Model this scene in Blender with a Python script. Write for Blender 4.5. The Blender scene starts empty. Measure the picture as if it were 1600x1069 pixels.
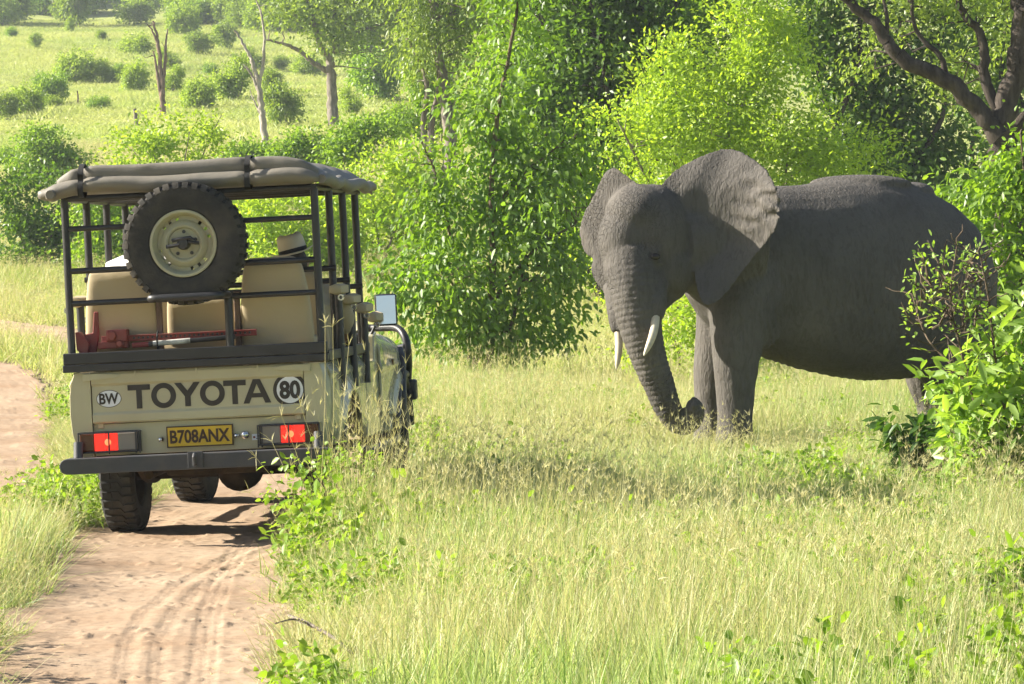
import bpy, bmesh, math, random
import numpy as np
from mathutils import Vector, Matrix

# ------------------------------------------------------------------ camera, sky, sun, exposure
F_PX, CAM_Z, HORIZON = 5930.0, 1.88, 400.0
PITCH = math.atan((534.5 - HORIZON) / F_PX)
scene = bpy.context.scene
cam_d = bpy.data.cameras.new('camera')
cam_d.sensor_width = 36.0
cam_d.lens = 36.0 * F_PX / 1600.0
cam_d.clip_start, cam_d.clip_end = 0.5, 3000.0
cam = bpy.data.objects.new('camera', cam_d)
scene.collection.objects.link(cam)
cam.location = (0, 0, CAM_Z)
cam.rotation_euler = (math.pi / 2 - PITCH, 0, 0)
scene.camera = cam

SUN_AZ = math.radians(-83.0)      # clockwise from +Y (view direction): from the left, a little beyond the scene
SUN_EL = math.radians(29.0)
world = bpy.data.worlds.new('World'); scene.world = world; world.use_nodes = True
wn = world.node_tree
sky = wn.nodes.new('ShaderNodeTexSky'); sky.sky_type = 'NISHITA'; sky.sun_disc = False
sky.sun_elevation = SUN_EL; sky.sun_rotation = SUN_AZ
sky.air_density = 1.0; sky.dust_density = 1.5; sky.ozone_density = 1.0
bg = wn.nodes['Background']; bg.inputs['Strength'].default_value = 0.052
wn.links.new(sky.outputs[0], bg.inputs['Color'])
sun_d = bpy.data.lights.new('sun', 'SUN'); sun_d.energy = 5.0; sun_d.angle = math.radians(0.53)
sun_d.color = (1.0, 0.93, 0.80)
sun = bpy.data.objects.new('sun', sun_d); scene.collection.objects.link(sun)
SUN_V = Vector((math.sin(SUN_AZ) * math.cos(SUN_EL), math.cos(SUN_AZ) * math.cos(SUN_EL), math.sin(SUN_EL)))
sun.rotation_euler = (-SUN_V).to_track_quat('-Z', 'Y').to_euler()
sun.location = (-30, 20, 30)
vs = scene.view_settings
vs.view_transform = 'Standard'; vs.look = 'None'; vs.gamma = 1.0; vs.use_curve_mapping = False
vs.exposure = 1.62
cy = scene.cycles
cy.use_denoising = True
cy.max_bounces = 5; cy.diffuse_bounces = 3; cy.glossy_bounces = 3; cy.transmission_bounces = 4
cy.transparent_max_bounces = 8; cy.sample_clamp_indirect = 6.0
cy.use_adaptive_sampling = True; cy.adaptive_threshold = 0.025

COL = scene.collection
rnd = np.random.default_rng(7)

# ------------------------------------------------------------------ helpers
def P(px, py, Y):
    """world point seen at photograph pixel (px, py) standing at depth Y"""
    a, b = (px - 800.0) / F_PX, -(py - 534.5) / F_PX
    d = np.array([a, math.cos(PITCH) + b * math.sin(PITCH), -math.sin(PITCH) + b * math.cos(PITCH)])
    return np.array([0, 0, CAM_Z]) + d * (Y / d[1])

def vnoise(x, y, seed=0):
    x = np.asarray(x, float); y = np.asarray(y, float)
    xi, yi = np.floor(x).astype(np.int64), np.floor(y).astype(np.int64)
    xf, yf = x - xi, y - yi
    def h(a, b):
        n = (a * 374761393 + b * 668265263 + seed * 1442695041) & 0x7fffffff
        n = ((n ^ (n >> 13)) * 1274126177) & 0x7fffffff
        return ((n ^ (n >> 16)) & 0xffff) / 65535.0
    u, v = xf * xf * (3 - 2 * xf), yf * yf * (3 - 2 * yf)
    return (h(xi, yi) * (1 - u) + h(xi + 1, yi) * u) * (1 - v) + (h(xi, yi + 1) * (1 - u) + h(xi + 1, yi + 1) * u) * v

def softplus(t):
    return np.log1p(np.exp(-np.abs(t))) + np.maximum(t, 0)

def gz_base(x, y):
    x = np.asarray(x, float); y = np.asarray(y, float)
    z = 0.072 * 10 * softplus((y - 62) / 10.0) + 0.05 * 30 * softplus((y - 280) / 30.0)
    z = z - 0.07 * 60 * softplus((y - 620) / 60.0)
    far = np.clip((y - 60) / 120, 0, 1)
    z = z + far * 2.0 * (vnoise(x / 40, y / 40, 3) - 0.5) + np.clip((y-30)/40, 0, 1) * 0.25 * (vnoise(x / 7, y / 9, 4) - 0.5)
    return z

# centre lines (X, Y, half width) of the two sand tracks
TRACK_MAIN = np.array([(-1.35, 6, .62), (-1.5, 12, .60), (-1.66, 16.7, .58), (-1.95, 20.3, .64), (-2.08, 23.7, .66), (-2.1, 26, .78),
                       (-1.95, 30, .8), (-2.1, 36, .75), (-2.9, 44, .75), (-4.3, 53, .8), (-6.4, 60.5, .95), (-9.2, 67.0, 1.15), (-14, 75, 1.2), (-24, 88, 1.3)])
TRACK_SIDE = np.array([(-3.1, 10, .5), (-4.15, 22, .6), (-4.40, 27, .66), (-4.80, 32.8, .74), (-5.40, 38, .70), (-6.05, 43.5, .72), (-7.0, 49.5, .80), (-8.3, 54.5, 1.1), (-12, 60, 1.2), (-20, 66, 1.3)])
def track_at(T, y):
    return np.interp(y, T[:, 1], T[:, 0]), np.interp(y, T[:, 1], T[:, 2])
def track_dist(x, y):
    """signed distance to the nearest track edge, positive in the grass"""
    d = np.full(np.broadcast(x, y).shape, 99.0)
    for T in (TRACK_MAIN, TRACK_SIDE):
        c, h = track_at(T, y)
        slope = np.interp(y, (T[1:, 1] + T[:-1, 1]) / 2, np.diff(T[:, 0]) / np.diff(T[:, 1]))
        h2 = h + 0.16 * (vnoise(y * 1.7, x * 0 + 1, 11) - 0.5) + 0.16 * (vnoise(y * 5, x * 2, 12) - 0.5)
        d = np.minimum(d, np.abs(x - c) / np.sqrt(1 + slope ** 2) - h2)
    return d
def gz(x, y):
    x = np.asarray(x, float); y = np.asarray(y, float)
    z = gz_base(x, y)
    d = track_dist(x, y)
    near = np.clip((90 - y) / 20, 0, 1)
    z = z + near * (np.clip(d / 0.5, -0.7, 1) * 0.06 - 0.06)
    z = z + near * np.clip(d, 0, 1) * 0.07 * (vnoise(x * 1.3, y * 1.3, 8) - 0.5)
    return z
def gzf(x, y): return float(gz(np.array([x]), np.array([y]))[0])
def ground_Y(px, py):
    """depth at which the ground is seen at pixel (px, py)"""
    ys = np.concatenate([np.arange(14, 120, .25), np.arange(120, 600, 1.0)])
    pts = np.array([P(px, py, y) for y in ys])
    g = gz_base(pts[:, 0], ys)
    i = np.where(g >= pts[:, 2])[0]
    return float(ys[i[0]]) if len(i) else 400.0

class MB:
    def __init__(s): s.v = []; s.f = []; s.n = 0
    def add(s, verts, faces):
        verts = np.asarray(verts, float).reshape(-1, 3)
        s.v.append(verts); o = s.n
        s.f.extend([tuple(i + o for i in f) for f in faces]); s.n += len(verts); return s
    def box(s, x0, x1, y0, y1, z0, z1, M=None):
        v = np.array([(x, y, z) for z in (z0, z1) for y in (y0, y1) for x in (x0, x1)], float)
        if M is not None: v = np.array([tuple(M @ Vector(p)) for p in v])
        return s.add(v, [(0, 2, 3, 1), (4, 5, 7, 6), (0, 1, 5, 4), (2, 6, 7, 3), (0, 4, 6, 2), (1, 3, 7, 5)])
    def tube(s, pts, r, n=8, cap=True, sx=1.0):
        pts = np.asarray(pts, float); m = len(pts)
        r = np.broadcast_to(np.asarray(r, float), (m,))
        t = np.gradient(pts, axis=0); t /= np.linalg.norm(t, axis=1)[:, None] + 1e-12
        a = np.array([0, 0, 1.0]) if abs(t[0, 2]) < .9 else np.array([1.0, 0, 0])
        u = np.cross(a, t[0]); u /= np.linalg.norm(u)
        ang = np.arange(n) * 2 * math.pi / n
        vs_ = []
        for i in range(m):
            u = u - t[i] * np.dot(u, t[i]); u /= np.linalg.norm(u) + 1e-12
            w = np.cross(t[i], u)
            vs_.append(pts[i] + r[i] * (np.cos(ang)[:, None] * u * sx + np.sin(ang)[:, None] * w))
        fs = [(i * n + j, i * n + (j + 1) % n, (i + 1) * n + (j + 1) % n, (i + 1) * n + j) for i in range(m - 1) for j in range(n)]
        if cap: fs += [tuple(range(n - 1, -1, -1)), tuple((m - 1) * n + j for j in range(n))]
        return s.add(np.concatenate(vs_), fs)
    def loft(s, rings, cap=True, closed=True):
        rings = [np.asarray(r, float) for r in rings]; n = len(rings[0]); m = len(rings)
        k = n if closed else n - 1
        fs = [(i * n + j, i * n + (j + 1) % n, (i + 1) * n + (j + 1) % n, (i + 1) * n + j) for i in range(m - 1) for j in range(k)]
        if cap and closed: fs += [tuple(range(n - 1, -1, -1)), tuple((m - 1) * n + j for j in range(n))]
        return s.add(np.concatenate(rings), fs)
    def lathe(s, prof, n=32, axis='y', c=(0, 0, 0), close=False, a0=0.0, a1=2 * math.pi):
        """prof: (radius, along-axis) pairs"""
        full = abs(a1 - a0 - 2 * math.pi) < 1e-6
        ang = a0 + (a1 - a0) * np.arange(n if full else n + 1) / n
        rings = []
        for t in ang:
            ring = []
            for r, h in prof:
                ca, sa = r * math.cos(t), r * math.sin(t)
                ring.append({'y': (ca, h, sa), 'x': (h, ca, sa), 'z': (ca, sa, h)}[axis])
            rings.append(np.array(ring) + np.array(c))
        k = len(prof); m = len(rings)
        fs = []
        for i in range(m if full else m - 1):
            for j in range(k if close else k - 1):
                a, b = i * k + j, i * k + (j + 1) % k
                c2, d = ((i + 1) % m) * k + (j + 1) % k, ((i + 1) % m) * k + j
                fs.append((a, b, c2, d))
        return s.add(np.concatenate(rings), fs)
    def prism(s, poly, h0, h1, M=None):
        """poly in (a, b); extruded along the third axis; M maps (a, b, h) to place"""
        n = len(poly)
        v = [(a, b, h0) for a, b in poly] + [(a, b, h1) for a, b in poly]
        if M is not None: v = [tuple(M @ Vector(p)) for p in v]
        fs = [tuple(range(n - 1, -1, -1)), tuple(range(n, 2 * n))] + [(i, (i + 1) % n, n + (i + 1) % n, n + i) for i in range(n)]
        return s.add(v, fs)
    def mesh(s, name):
        me = bpy.data.meshes.new(name)
        me.from_pydata(np.concatenate(s.v).tolist() if s.v else [], [], s.f); me.update()
        return me
    def build(s, name, mat, parent=None, smooth=None, bevel=0, fix=True):
        me = s.mesh(name)
        if fix:
            bm = bmesh.new(); bm.from_mesh(me); bmesh.ops.recalc_face_normals(bm, faces=bm.faces); bm.to_mesh(me); bm.free()
        return link(name, me, mat, parent, smooth, bevel)

def link(name, me, mat, parent=None, smooth=None, bevel=0):
    o = bpy.data.objects.new(name, me); COL.objects.link(o)
    if mat is not None: me.materials.append(mat)
    if smooth is not None:
        for p in me.polygons: p.use_smooth = True
        if smooth < 180: me.set_sharp_from_angle(angle=math.radians(smooth))
    if bevel:
        b = o.modifiers.new('bevel', 'BEVEL'); b.width = bevel; b.segments = 2; b.limit_method = 'ANGLE'; b.angle_limit = math.radians(35)
    if parent is not None: o.parent = parent
    return o
def tag(o, label=None, cat=None, group=None, kind=None):
    for k, v in (('label', label), ('category', cat), ('group', group), ('kind', kind)):
        if v: o[k] = v
    return o
def empty(name, loc, rot=(0, 0, 0), **kw):
    o = bpy.data.objects.new(name, None); COL.objects.link(o)
    o.location = [float(c) for c in loc]; o.rotation_euler = rot; o.empty_display_size = .2
    return tag(o, **kw)
def np_mesh(name, verts, faces_flat, loop_tot):
    """fast mesh: verts (N,3), flat corner list, list of corners per face"""
    me = bpy.data.meshes.new(name)
    me.vertices.add(len(verts)); me.vertices.foreach_set('co', np.asarray(verts, np.float32).ravel())
    me.loops.add(len(faces_flat)); me.loops.foreach_set('vertex_index', np.asarray(faces_flat, np.int32))
    lt = np.asarray(loop_tot, np.int32); ls = np.concatenate([[0], np.cumsum(lt)[:-1]]).astype(np.int32)
    me.polygons.add(len(lt)); me.polygons.foreach_set('loop_start', ls)
    me.update(calc_edges=True); return me
def bez(pts, n=8):
    """Catmull-Rom through the points"""
    p = np.asarray(pts, float); q = np.vstack([2 * p[0] - p[1], p, 2 * p[-1] - p[-2]]); out = []
    for i in range(1, len(q) - 2):
        for t in np.arange(n) / n:
            out.append(.5 * ((2 * q[i]) + (-q[i - 1] + q[i + 1]) * t + (2 * q[i - 1] - 5 * q[i] + 4 * q[i + 1] - q[i + 2]) * t * t + (-q[i - 1] + 3 * q[i] - 3 * q[i + 1] + q[i + 2]) * t ** 3))
    out.append(p[-1]); return np.array(out)
def fillet(pts, r, n=5):
    p = [np.array(q, float) for q in pts]; out = [p[0]]
    for i in range(1, len(p) - 1):
        a, b = p[i - 1] - p[i], p[i + 1] - p[i]; la, lb = np.linalg.norm(a), np.linalg.norm(b)
        k = min(r, la * .49, lb * .49); A, B = p[i] + a / la * k, p[i] + b / lb * k
        for t in np.linspace(0, 1, n): out.append((1 - t) ** 2 * A + 2 * t * (1 - t) * p[i] + t * t * B)
    out.append(p[-1]); return np.array(out)

# ------------------------------------------------------------------ materials
class NT:
    def __init__(s, name):
        s.m = bpy.data.materials.new(name); s.m.use_nodes = True; s.t = s.m.node_tree; s.t.nodes.clear()
        s.out = s.n('ShaderNodeOutputMaterial')
    def n(s, typ, **kw):
        o = s.t.nodes.new(typ)
        for k, v in kw.items():
            if k.startswith('i_'):
                key = k[2:].replace('_', ' ')
                o.inputs[int(key) if key.isdigit() else key].default_value = v
            else: setattr(o, k, v)
        return o
    def l(s, a, b): s.t.links.new(a, b)
    def ramp(s, fac, stops):
        r = s.n('ShaderNodeValToRGB'); e = r.color_ramp.elements
        while len(e) < len(stops): e.new(.5)
        for i, (p, c) in enumerate(stops): e[i].position = p; e[i].color = (*c, 1) if len(c) == 3 else c
        s.l(fac, r.inputs[0]); return r.outputs[0]
    def noise(s, vec, scale, detail=3, rough=.55, dist=0):
        n = s.n('ShaderNodeTexNoise', i_Scale=scale, i_Detail=detail, i_Roughness=rough, i_Distortion=dist)
        if vec is not None: s.l(vec, n.inputs['Vector'])
        return n.outputs['Fac']
    def mix(s, fac, a, b, blend='MIX'):
        m = s.n('ShaderNodeMix', data_type='RGBA', blend_type=blend)
        for i, x in ((0, fac), (6, a), (7, b)):
            if hasattr(x, 'links'): s.l(x, m.inputs[i])
            else: m.inputs[i].default_value = x if i == 0 else (*x, 1)
        return m.outputs[2]
    def math(s, op, a, b=0.0):
        m = s.n('ShaderNodeMath', operation=op)
        for i, x in enumerate((a, b)):
            if hasattr(x, 'links'): s.l(x, m.inputs[i])
            else: m.inputs[i].default_value = x
        return m.outputs[0]
    def map(s, vec, scale=(1, 1, 1), rot=(0, 0, 0)):
        m = s.n('ShaderNodeMapping'); m.inputs['Scale'].default_value = scale; m.inputs['Rotation'].default_value = rot
        s.l(vec, m.inputs[0]); return m.outputs[0]
    def bump(s, h, strength, dist, normal=None):
        b = s.n('ShaderNodeBump', i_Strength=strength, i_Distance=dist); s.l(h, b.inputs['Height'])
        if normal is not None: s.l(normal, b.inputs['Normal'])
        return b.outputs[0]

def pmat(name, col, rough=.5, metal=0, var=.12, scale=6, bump=0, bscale=40, coat=0, spec=.5, dust=None, dust_amt=.0, emit=None, estr=0):
    k = NT(name); tc = k.n('ShaderNodeTexCoord').outputs['Object']
    f = k.noise(tc, scale, 4)
    c = k.mix(f, tuple(x * (1 - var) for x in col), tuple(min(1, x * (1 + var)) for x in col))
    if dust is not None:
        d = k.ramp(k.noise(tc, scale * .6, 5, .65), [(.42, (0, 0, 0)), (.75, (1, 1, 1))])
        c = k.mix(k.math('MULTIPLY', d, dust_amt), c, dust)
    b = k.n('ShaderNodeBsdfPrincipled', i_Roughness=rough, i_Metallic=metal)
    b.inputs['Coat Weight'].default_value = coat; b.inputs['Specular IOR Level'].default_value = spec
    k.l(c, b.inputs['Base Color'])
    rr = k.math('ADD', k.math('MULTIPLY', k.noise(tc, scale * 2, 3), .2), rough - .1); k.l(rr, b.inputs['Roughness'])
    if bump: k.l(k.bump(k.noise(tc, bscale, 4), .6, bump), b.inputs['Normal'])
    if emit: b.inputs['Emission Color'].default_value = (*emit, 1); b.inputs['Emission Strength'].default_value = estr
    k.l(b.outputs[0], k.out.inputs[0]); return k.m

def leaf_mat(name, c1, c2, tr=(1.5, 1.45, .55), fac=.45, gloss=.07, grough=.42, patch=None, pscale=.6, straw=None):
    """leaf blades: diffuse + translucent + a little gloss; tone varies leaf by leaf and over patches"""
    k = NT(name); g = k.n('ShaderNodeNewGeometry')
    oi = k.n('ShaderNodeObjectInfo')
    r = k.math('FRACT', k.math('ADD', g.outputs['Random Per Island'], oi.outputs['Random']))
    c = k.mix(r, c1, c2)
    if patch is not None:
        f = k.ramp(k.noise(g.outputs['Position'], pscale, 3), [(.42, (0, 0, 0)), (.62, (1, 1, 1))])
        c = k.mix(f, c, k.mix(r, patch, tuple(.5 * (a + b) for a, b in zip(patch, c2))))
    if straw is not None:
        f2 = k.ramp(k.noise(g.outputs['Position'], pscale * .5, 3), [(.46, (0, 0, 0)), (.66, (1, 1, 1))]); c = k.mix(k.math('MULTIPLY', f2, k.math('ADD', r, .25)), c, straw)
    d = k.n('ShaderNodeBsdfDiffuse'); k.l(c, d.inputs[0])
    t = k.n('ShaderNodeBsdfTranslucent'); k.l(k.mix(1.0, c, tr, 'MULTIPLY'), t.inputs[0])
    m1 = k.n('ShaderNodeMixShader', i_Fac=fac); k.l(d.outputs[0], m1.inputs[1]); k.l(t.outputs[0], m1.inputs[2])
    gl = k.n('ShaderNodeBsdfGlossy', i_Roughness=grough); gl.inputs[0].default_value = (1, 1, 1, 1)
    m2 = k.n('ShaderNodeMixShader', i_Fac=gloss); k.l(m1.outputs[0], m2.inputs[1]); k.l(gl.outputs[0], m2.inputs[2])
    k.l(m2.outputs[0], k.out.inputs[0]); return k.m

def bark_mat(name, c1, c2, scale=9):
    k = NT(name); tc = k.n('ShaderNodeTexCoord').outputs['Object']
    v = k.map(tc, (1, 1, .22)); f = k.noise(v, scale, 5, .65)
    b = k.n('ShaderNodeBsdfPrincipled', i_Roughness=.9); k.l(k.mix(k.ramp(f, [(.35, (0, 0, 0)), (.65, (1, 1, 1))]), c1, c2), b.inputs['Base Color'])
    b.inputs['Specular IOR Level'].default_value = .15
    k.l(k.bump(k.noise(v, scale * 2.5, 5, .7), .8, .03), b.inputs['Normal'])
    k.l(b.outputs[0], k.out.inputs[0]); return k.m

def ground_mat():
    k = NT('ground_soil_and_turf'); g = k.n('ShaderNodeNewGeometry').outputs['Position']
    a = k.noise(g, .09, 5, .6); b2 = k.noise(g, 2.2, 5, .65)
    c = k.ramp(a, [(.30, (.31, .37, .11)), (.48, (.40, .44, .15)), (.62, (.45, .46, .19)), (.8, (.34, .41, .13))])
    c = k.mix(k.ramp(b2, [(.35, (0, 0, 0)), (.7, (1, 1, 1))]), c, k.mix(.35, c, (.14, .20, .04)))
    at = k.n('ShaderNodeAttribute', attribute_name='soil'); c = k.mix(at.outputs['Fac'], c, k.ramp(b2, [(.3, (.19, .14, .09)), (.7, (.30, .235, .16))]))
    b = k.n('ShaderNodeBsdfDiffuse'); k.l(c, b.inputs[0])
    k.l(k.bump(k.noise(g, 3.0, 6, .7), .9, .25), b.inputs['Normal'])
    k.l(b.outputs[0], k.out.inputs[0]); return k.m
def sand_mat():
    k = NT('track_sand'); g = k.n('ShaderNodeNewGeometry').outputs['Position']
    a = k.noise(g, 1.1, 5, .6); f = k.noise(g, 14, 5, .7)
    c = k.ramp(a, [(.3, (.325, .225, .150)), (.5, (.38, .280, .196)), (.7, (.42, .318, .228))])
    c = k.mix(k.math('MULTIPLY', k.ramp(f, [(.48, (0, 0, 0)), (.72, (1, 1, 1))]), .5), c, (.19, .125, .08))
    b = k.n('ShaderNodeBsdfDiffuse'); k.l(c, b.inputs[0])
    n1 = k.bump(k.noise(g, 9, 5, .7), .4, .015); n2 = k.bump(k.noise(g, 60, 3, .6), .35, .006, n1); k.l(n2, b.inputs['Normal'])
    k.l(b.outputs[0], k.out.inputs[0]); return k.m

M = {}
M['ground'] = ground_mat(); M['sand'] = sand_mat()
M['paint'] = pmat('khaki_paint', (.445, .42, .275), .36, var=.06, scale=3, coat=.25, dust=(.36, .29, .19), dust_amt=.6)
M['paint_side'] = pmat('khaki_paint_glossy', (.40, .375, .235), .26, var=.05, scale=3, coat=.5, dust=(.36, .30, .20), dust_amt=.22)
M['black'] = pmat('black_painted_steel', (.022, .022, .024), .42, var=.2, scale=8, dust=(.10, .085, .07), dust_amt=.08)
M['bumper'] = pmat('bumper_dark_steel', (.040, .044, .052), .55, var=.2, scale=5, dust=(.16, .13, .10), dust_amt=.35)
M['rubber'] = pmat('tyre_rubber', (.032, .031, .029), .85, var=.25, scale=9, bump=.004, bscale=60, spec=.25, dust=(.12, .10, .075), dust_amt=.55)
M['rim'] = pmat('wheel_rim_khaki', (.38, .37, .25), .45, var=.08, scale=8, dust=(.28, .18, .09), dust_amt=.4)
M['under'] = pmat('underbody_grime', (.030, .024, .018), .9, var=.4, scale=6, spec=.1, dust=(.12, .08, .05), dust_amt=.5)
M['canvas'] = pmat('roof_canvas', (.165, .150, .124), .62, var=.10, scale=4, bump=.006, bscale=14, spec=.5, dust=(.24, .205, .15), dust_amt=.3)
M['seat'] = pmat('seat_canvas', (.48, .395, .255), .85, var=.08, scale=5, bump=.006, bscale=12, spec=.2)
M['strap'] = pmat('black_webbing', (.012, .012, .012), .8, var=.1)
M['red_jack'] = pmat('red_jack_paint', (.22, .035, .03), .6, var=.25, scale=10, dust=(.16, .08, .05), dust_amt=.5)
M['steel'] = pmat('bare_steel', (.45, .45, .45), .35, metal=.9, var=.2, scale=20)
M['chrome'] = pmat('chrome', (.75, .75, .75), .18, metal=1, var=.05)
M['white_paint'] = pmat('white_flaked_paint', (.62, .62, .58), .6, var=.2, scale=20, dust=(.05, .05, .05), dust_amt=.9)
M['letter'] = pmat('letter_black_vinyl', (.030, .024, .018), .55, var=.15)
M['sticker'] = pmat('sticker_white', (.74, .76, .80), .45, var=.03)
M['plate'] = pmat('plate_yellow', (.72, .46, .015), .45, var=.06, scale=12, dust=(.45, .28, .06), dust_amt=.4)
M['plate_txt'] = pmat('plate_brown_lettering', (.055, .022, .008), .5, var=.1)
M['lamp_on'] = pmat('brake_lamp_lit', (.55, .02, .015), .25, var=.05, emit=(1.0, .035, .02), estr=.30)
M['lamp_hot'] = pmat('brake_lamp_bulb', (.9, .12, .05), .25, var=.05, emit=(1.0, .17, .06), estr=.8)
M['lamp_amber'] = pmat('indicator_brown_lens', (.10, .026, .014), .2, var=.1)
M['lamp_clear'] = pmat('reversing_clear_lens', (.24, .21, .19), .2, var=.1)
M['mirror'] = pmat('mirror_glass', (.9, .9, .9), .12, metal=1, var=.01)
M['ivory'] = pmat('tusk_ivory', (.56, .50, .38), .48, var=.2, scale=9, dust=(.30, .22, .12), dust_amt=.75)
M['eye'] = pmat('eye_dark', (.02, .012, .008), .12, var=.1)
M['skin_h'] = pmat('person_skin', (.33, .19, .12), .55, var=.06)
M['hair'] = pmat('person_hair', (.03, .02, .014), .7, var=.2)
M['straw'] = pmat('hat_straw', (.64, .56, .42), .8, var=.06, scale=20, bump=.003, bscale=90)
M['shirt_w'] = pmat('white_shirt', (.78, .77, .75), .85, var=.03, bump=.01, bscale=9)
M['shirt_k'] = pmat('khaki_shirt', (.40, .33, .22), .85, var=.05, bump=.01, bscale=9)
M['bark_dark'] = bark_mat('bark_dark', (.030, .024, .020), (.085, .070, .058))
M['bark_brown'] = bark_mat('bark_brown', (.07, .05, .035), (.20, .155, .11))
M['bark_grey'] = bark_mat('bark_grey', (.12, .10, .085), (.30, .26, .22))
M['bark_pale'] = bark_mat('bark_pale_dead', (.22, .19, .16), (.50, .45, .39))
M['bark_red'] = bark_mat('bark_rusty_dead', (.09, .06, .045), (.27, .19, .15))
M['lf_broad'] = leaf_mat('leaf_broad_green', (.095, .185, .022), (.200, .320, .040), patch=(.13, .25, .026), pscale=.9, gloss=.035, grough=.5, fac=.55)
M['lf_lime'] = leaf_mat('leaf_lime_fine', (.220, .340, .030), (.380, .510, .075), gloss=.025, fac=.55)
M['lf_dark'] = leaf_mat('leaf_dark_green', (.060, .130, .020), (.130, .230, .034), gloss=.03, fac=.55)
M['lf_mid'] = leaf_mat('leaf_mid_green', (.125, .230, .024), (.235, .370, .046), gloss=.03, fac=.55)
M['lf_olive'] = leaf_mat('leaf_grey_olive', (.155, .235, .055), (.26, .35, .09), gloss=.03, fac=.55)
M['lf_hill'] = leaf_mat('leaf_hill_green', (.20, .30, .045), (.32, .43, .085), gloss=.02, fac=.55)
M['lf_hilld'] = leaf_mat('leaf_hill_dark', (.15, .235, .05), (.25, .34, .08), gloss=.02, fac=.55)
M['lf_shrub'] = leaf_mat('leaf_shrub_large', (.19, .33, .045), (.34, .48, .11), gloss=.03, grough=.45, fac=.5)
M['lf_herb_dark'] = leaf_mat('leaf_herb_dark', (.045, .105, .020), (.080, .160, .030), gloss=.02)  # darker green leaves of the low herb
M['grass'] = leaf_mat('grass_blades', (.20, .32, .055), (.62, .64, .31), tr=(1.15, 1.2, .75), fac=.45, gloss=.03, grough=.5, patch=(.12, .25, .030), pscale=.75, straw=(.56, .52, .30))
M['grass_dry'] = leaf_mat('grass_seed_straw', (.50, .48, .22), (.60, .56, .30), tr=(1.1, 1.05, .8), fac=.4, gloss=.03, grough=.5)
M['grass_far'] = leaf_mat('grass_meadow', (.41, .46, .14), (.56, .57, .25), tr=(1.15, 1.15, .75), fac=.4, gloss=.02, patch=(.31, .41, .10), pscale=.12)
M['herb'] = leaf_mat('herb_leaf', (.15, .27, .03), (.26, .38, .06), gloss=.02, fac=.5)
M['dead_leaf'] = leaf_mat('fallen_leaf_brown', (.20, .10, .05), (.34, .20, .10), gloss=.02)

# ================================================================== the ground and the tracks
def build_ground():
    ys = np.concatenate([np.arange(-30, 10, 2.0), np.arange(10, 62, .2), 62 * np.power(700 / 62, np.linspace(0, 1, 110))])
    xs = np.concatenate([-12 - 3 * np.sinh(np.linspace(5.6, .05, 55)), np.arange(-12, 7, .1), 7 + 3 * np.sinh(np.linspace(.05, 5.6, 55))])
    X, Y = np.meshgrid(xs, ys); Z = gz(X, Y)
    nx, ny = len(xs), len(ys)
    i = (np.arange(ny - 1)[:, None] * nx + np.arange(nx - 1)).ravel()
    q = np.stack([i, i + 1, i + nx + 1, i + nx], 1)
    me = np_mesh('ground', np.stack([X, Y, Z], -1).reshape(-1, 3), q.ravel(), np.full(len(q), 4))
    at = me.attributes.new('soil', 'FLOAT', 'POINT'); dd = track_dist(X, Y); at.data.foreach_set('value', (np.clip((.55 - dd) / .4, 0, 1) * (Y < 90) + np.clip((50 - Y) / 10, 0, 1) * .35 * (dd > .55)).clip(0, 1).astype(np.float32).ravel())
    tag(link('ground', me, M['ground'], smooth=180), 'grassy savanna ground rising into a hillside', kind='structure')
build_ground()

PRINT_PATHS = [(np.array([(-1.60, 14), (-1.72, 16.7), (-1.88, 18.6), (-1.95, 20.2), (-1.92, 22.0), (-1.80, 23.6), (-1.66, 24.8), (-1.55, 26)]), .10),
               (np.array([(-1.44, 14), (-1.56, 16.7), (-1.73, 18.6), (-1.79, 20.2), (-1.77, 22.0), (-1.66, 23.6), (-1.52, 24.8), (-1.42, 26)]), .10),
               (np.array([(-1.38, 14), (-1.40, 17), (-1.60, 20.0), (-1.72, 22.5), (-1.80, 26)]), .14)]
def build_track(name, T, y0, y1, fine_to, label):
    ys = np.concatenate([np.arange(y0, fine_to, .025), np.arange(max(y0, fine_to), y1, .2)])
    n = 112
    rows = []
    for y in ys:
        c, h = track_at(T, np.array([y])); c, h = c[0], h[0] + .30
        rows.append(np.stack([c + np.linspace(-h, h, n), np.full(n, y)], 1))
    R = np.array(rows); X, Y = R[..., 0], R[..., 1]
    d = track_dist(X, Y)
    Z = gz_base(X, Y) - .032
    Z += .030 * (vnoise(X * 2.6, Y * 1.2, 21) - .5) + .010 * (vnoise(X * 9, Y * 5, 22) - .5) + .004 * (vnoise(X * 30, Y * 20, 25) - .5)
    clod = vnoise(X * 17, Y * 14, 23); Z += .016 * np.clip(clod - .72, 0, 1) / .28 * (vnoise(X * 2, Y * 2, 24) > .5)
    for path, w in PRINT_PATHS:
        px = np.interp(Y, path[:, 1], path[:, 0]); a = X - px
        inside = np.clip((w * .5 - np.abs(a)) / .012, 0, 1) * ((Y < 25.6) & (Y > y0))
        s = Y + np.abs(a) * .5
        groove = .5 + .5 * np.sin(s * 2 * math.pi / .075) * np.sign(a)
        groove2 = (np.abs(np.abs(a) - w * .22) < .012)
        Z -= inside * (.002 + .006 * (groove > .5) - .002 * groove2)
        Z += .0015 * np.exp(-((np.abs(a) - w * .58) / .022) ** 2) * (Y < 25.6)
    Z -= np.clip((d - .14) / .12, 0, 1) * .16
    m = len(ys); i = (np.arange(m - 1)[:, None] * n + np.arange(n - 1)).ravel()
    q = np.stack([i, i + 1, i + n + 1, i + n], 1)
    me = np_mesh(name, np.stack([X, Y, Z], -1).reshape(-1, 3), q.ravel(), np.full(len(q), 4))
    tag(link(name, me, M['sand'], smooth=180), label, kind='structure')
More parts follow.
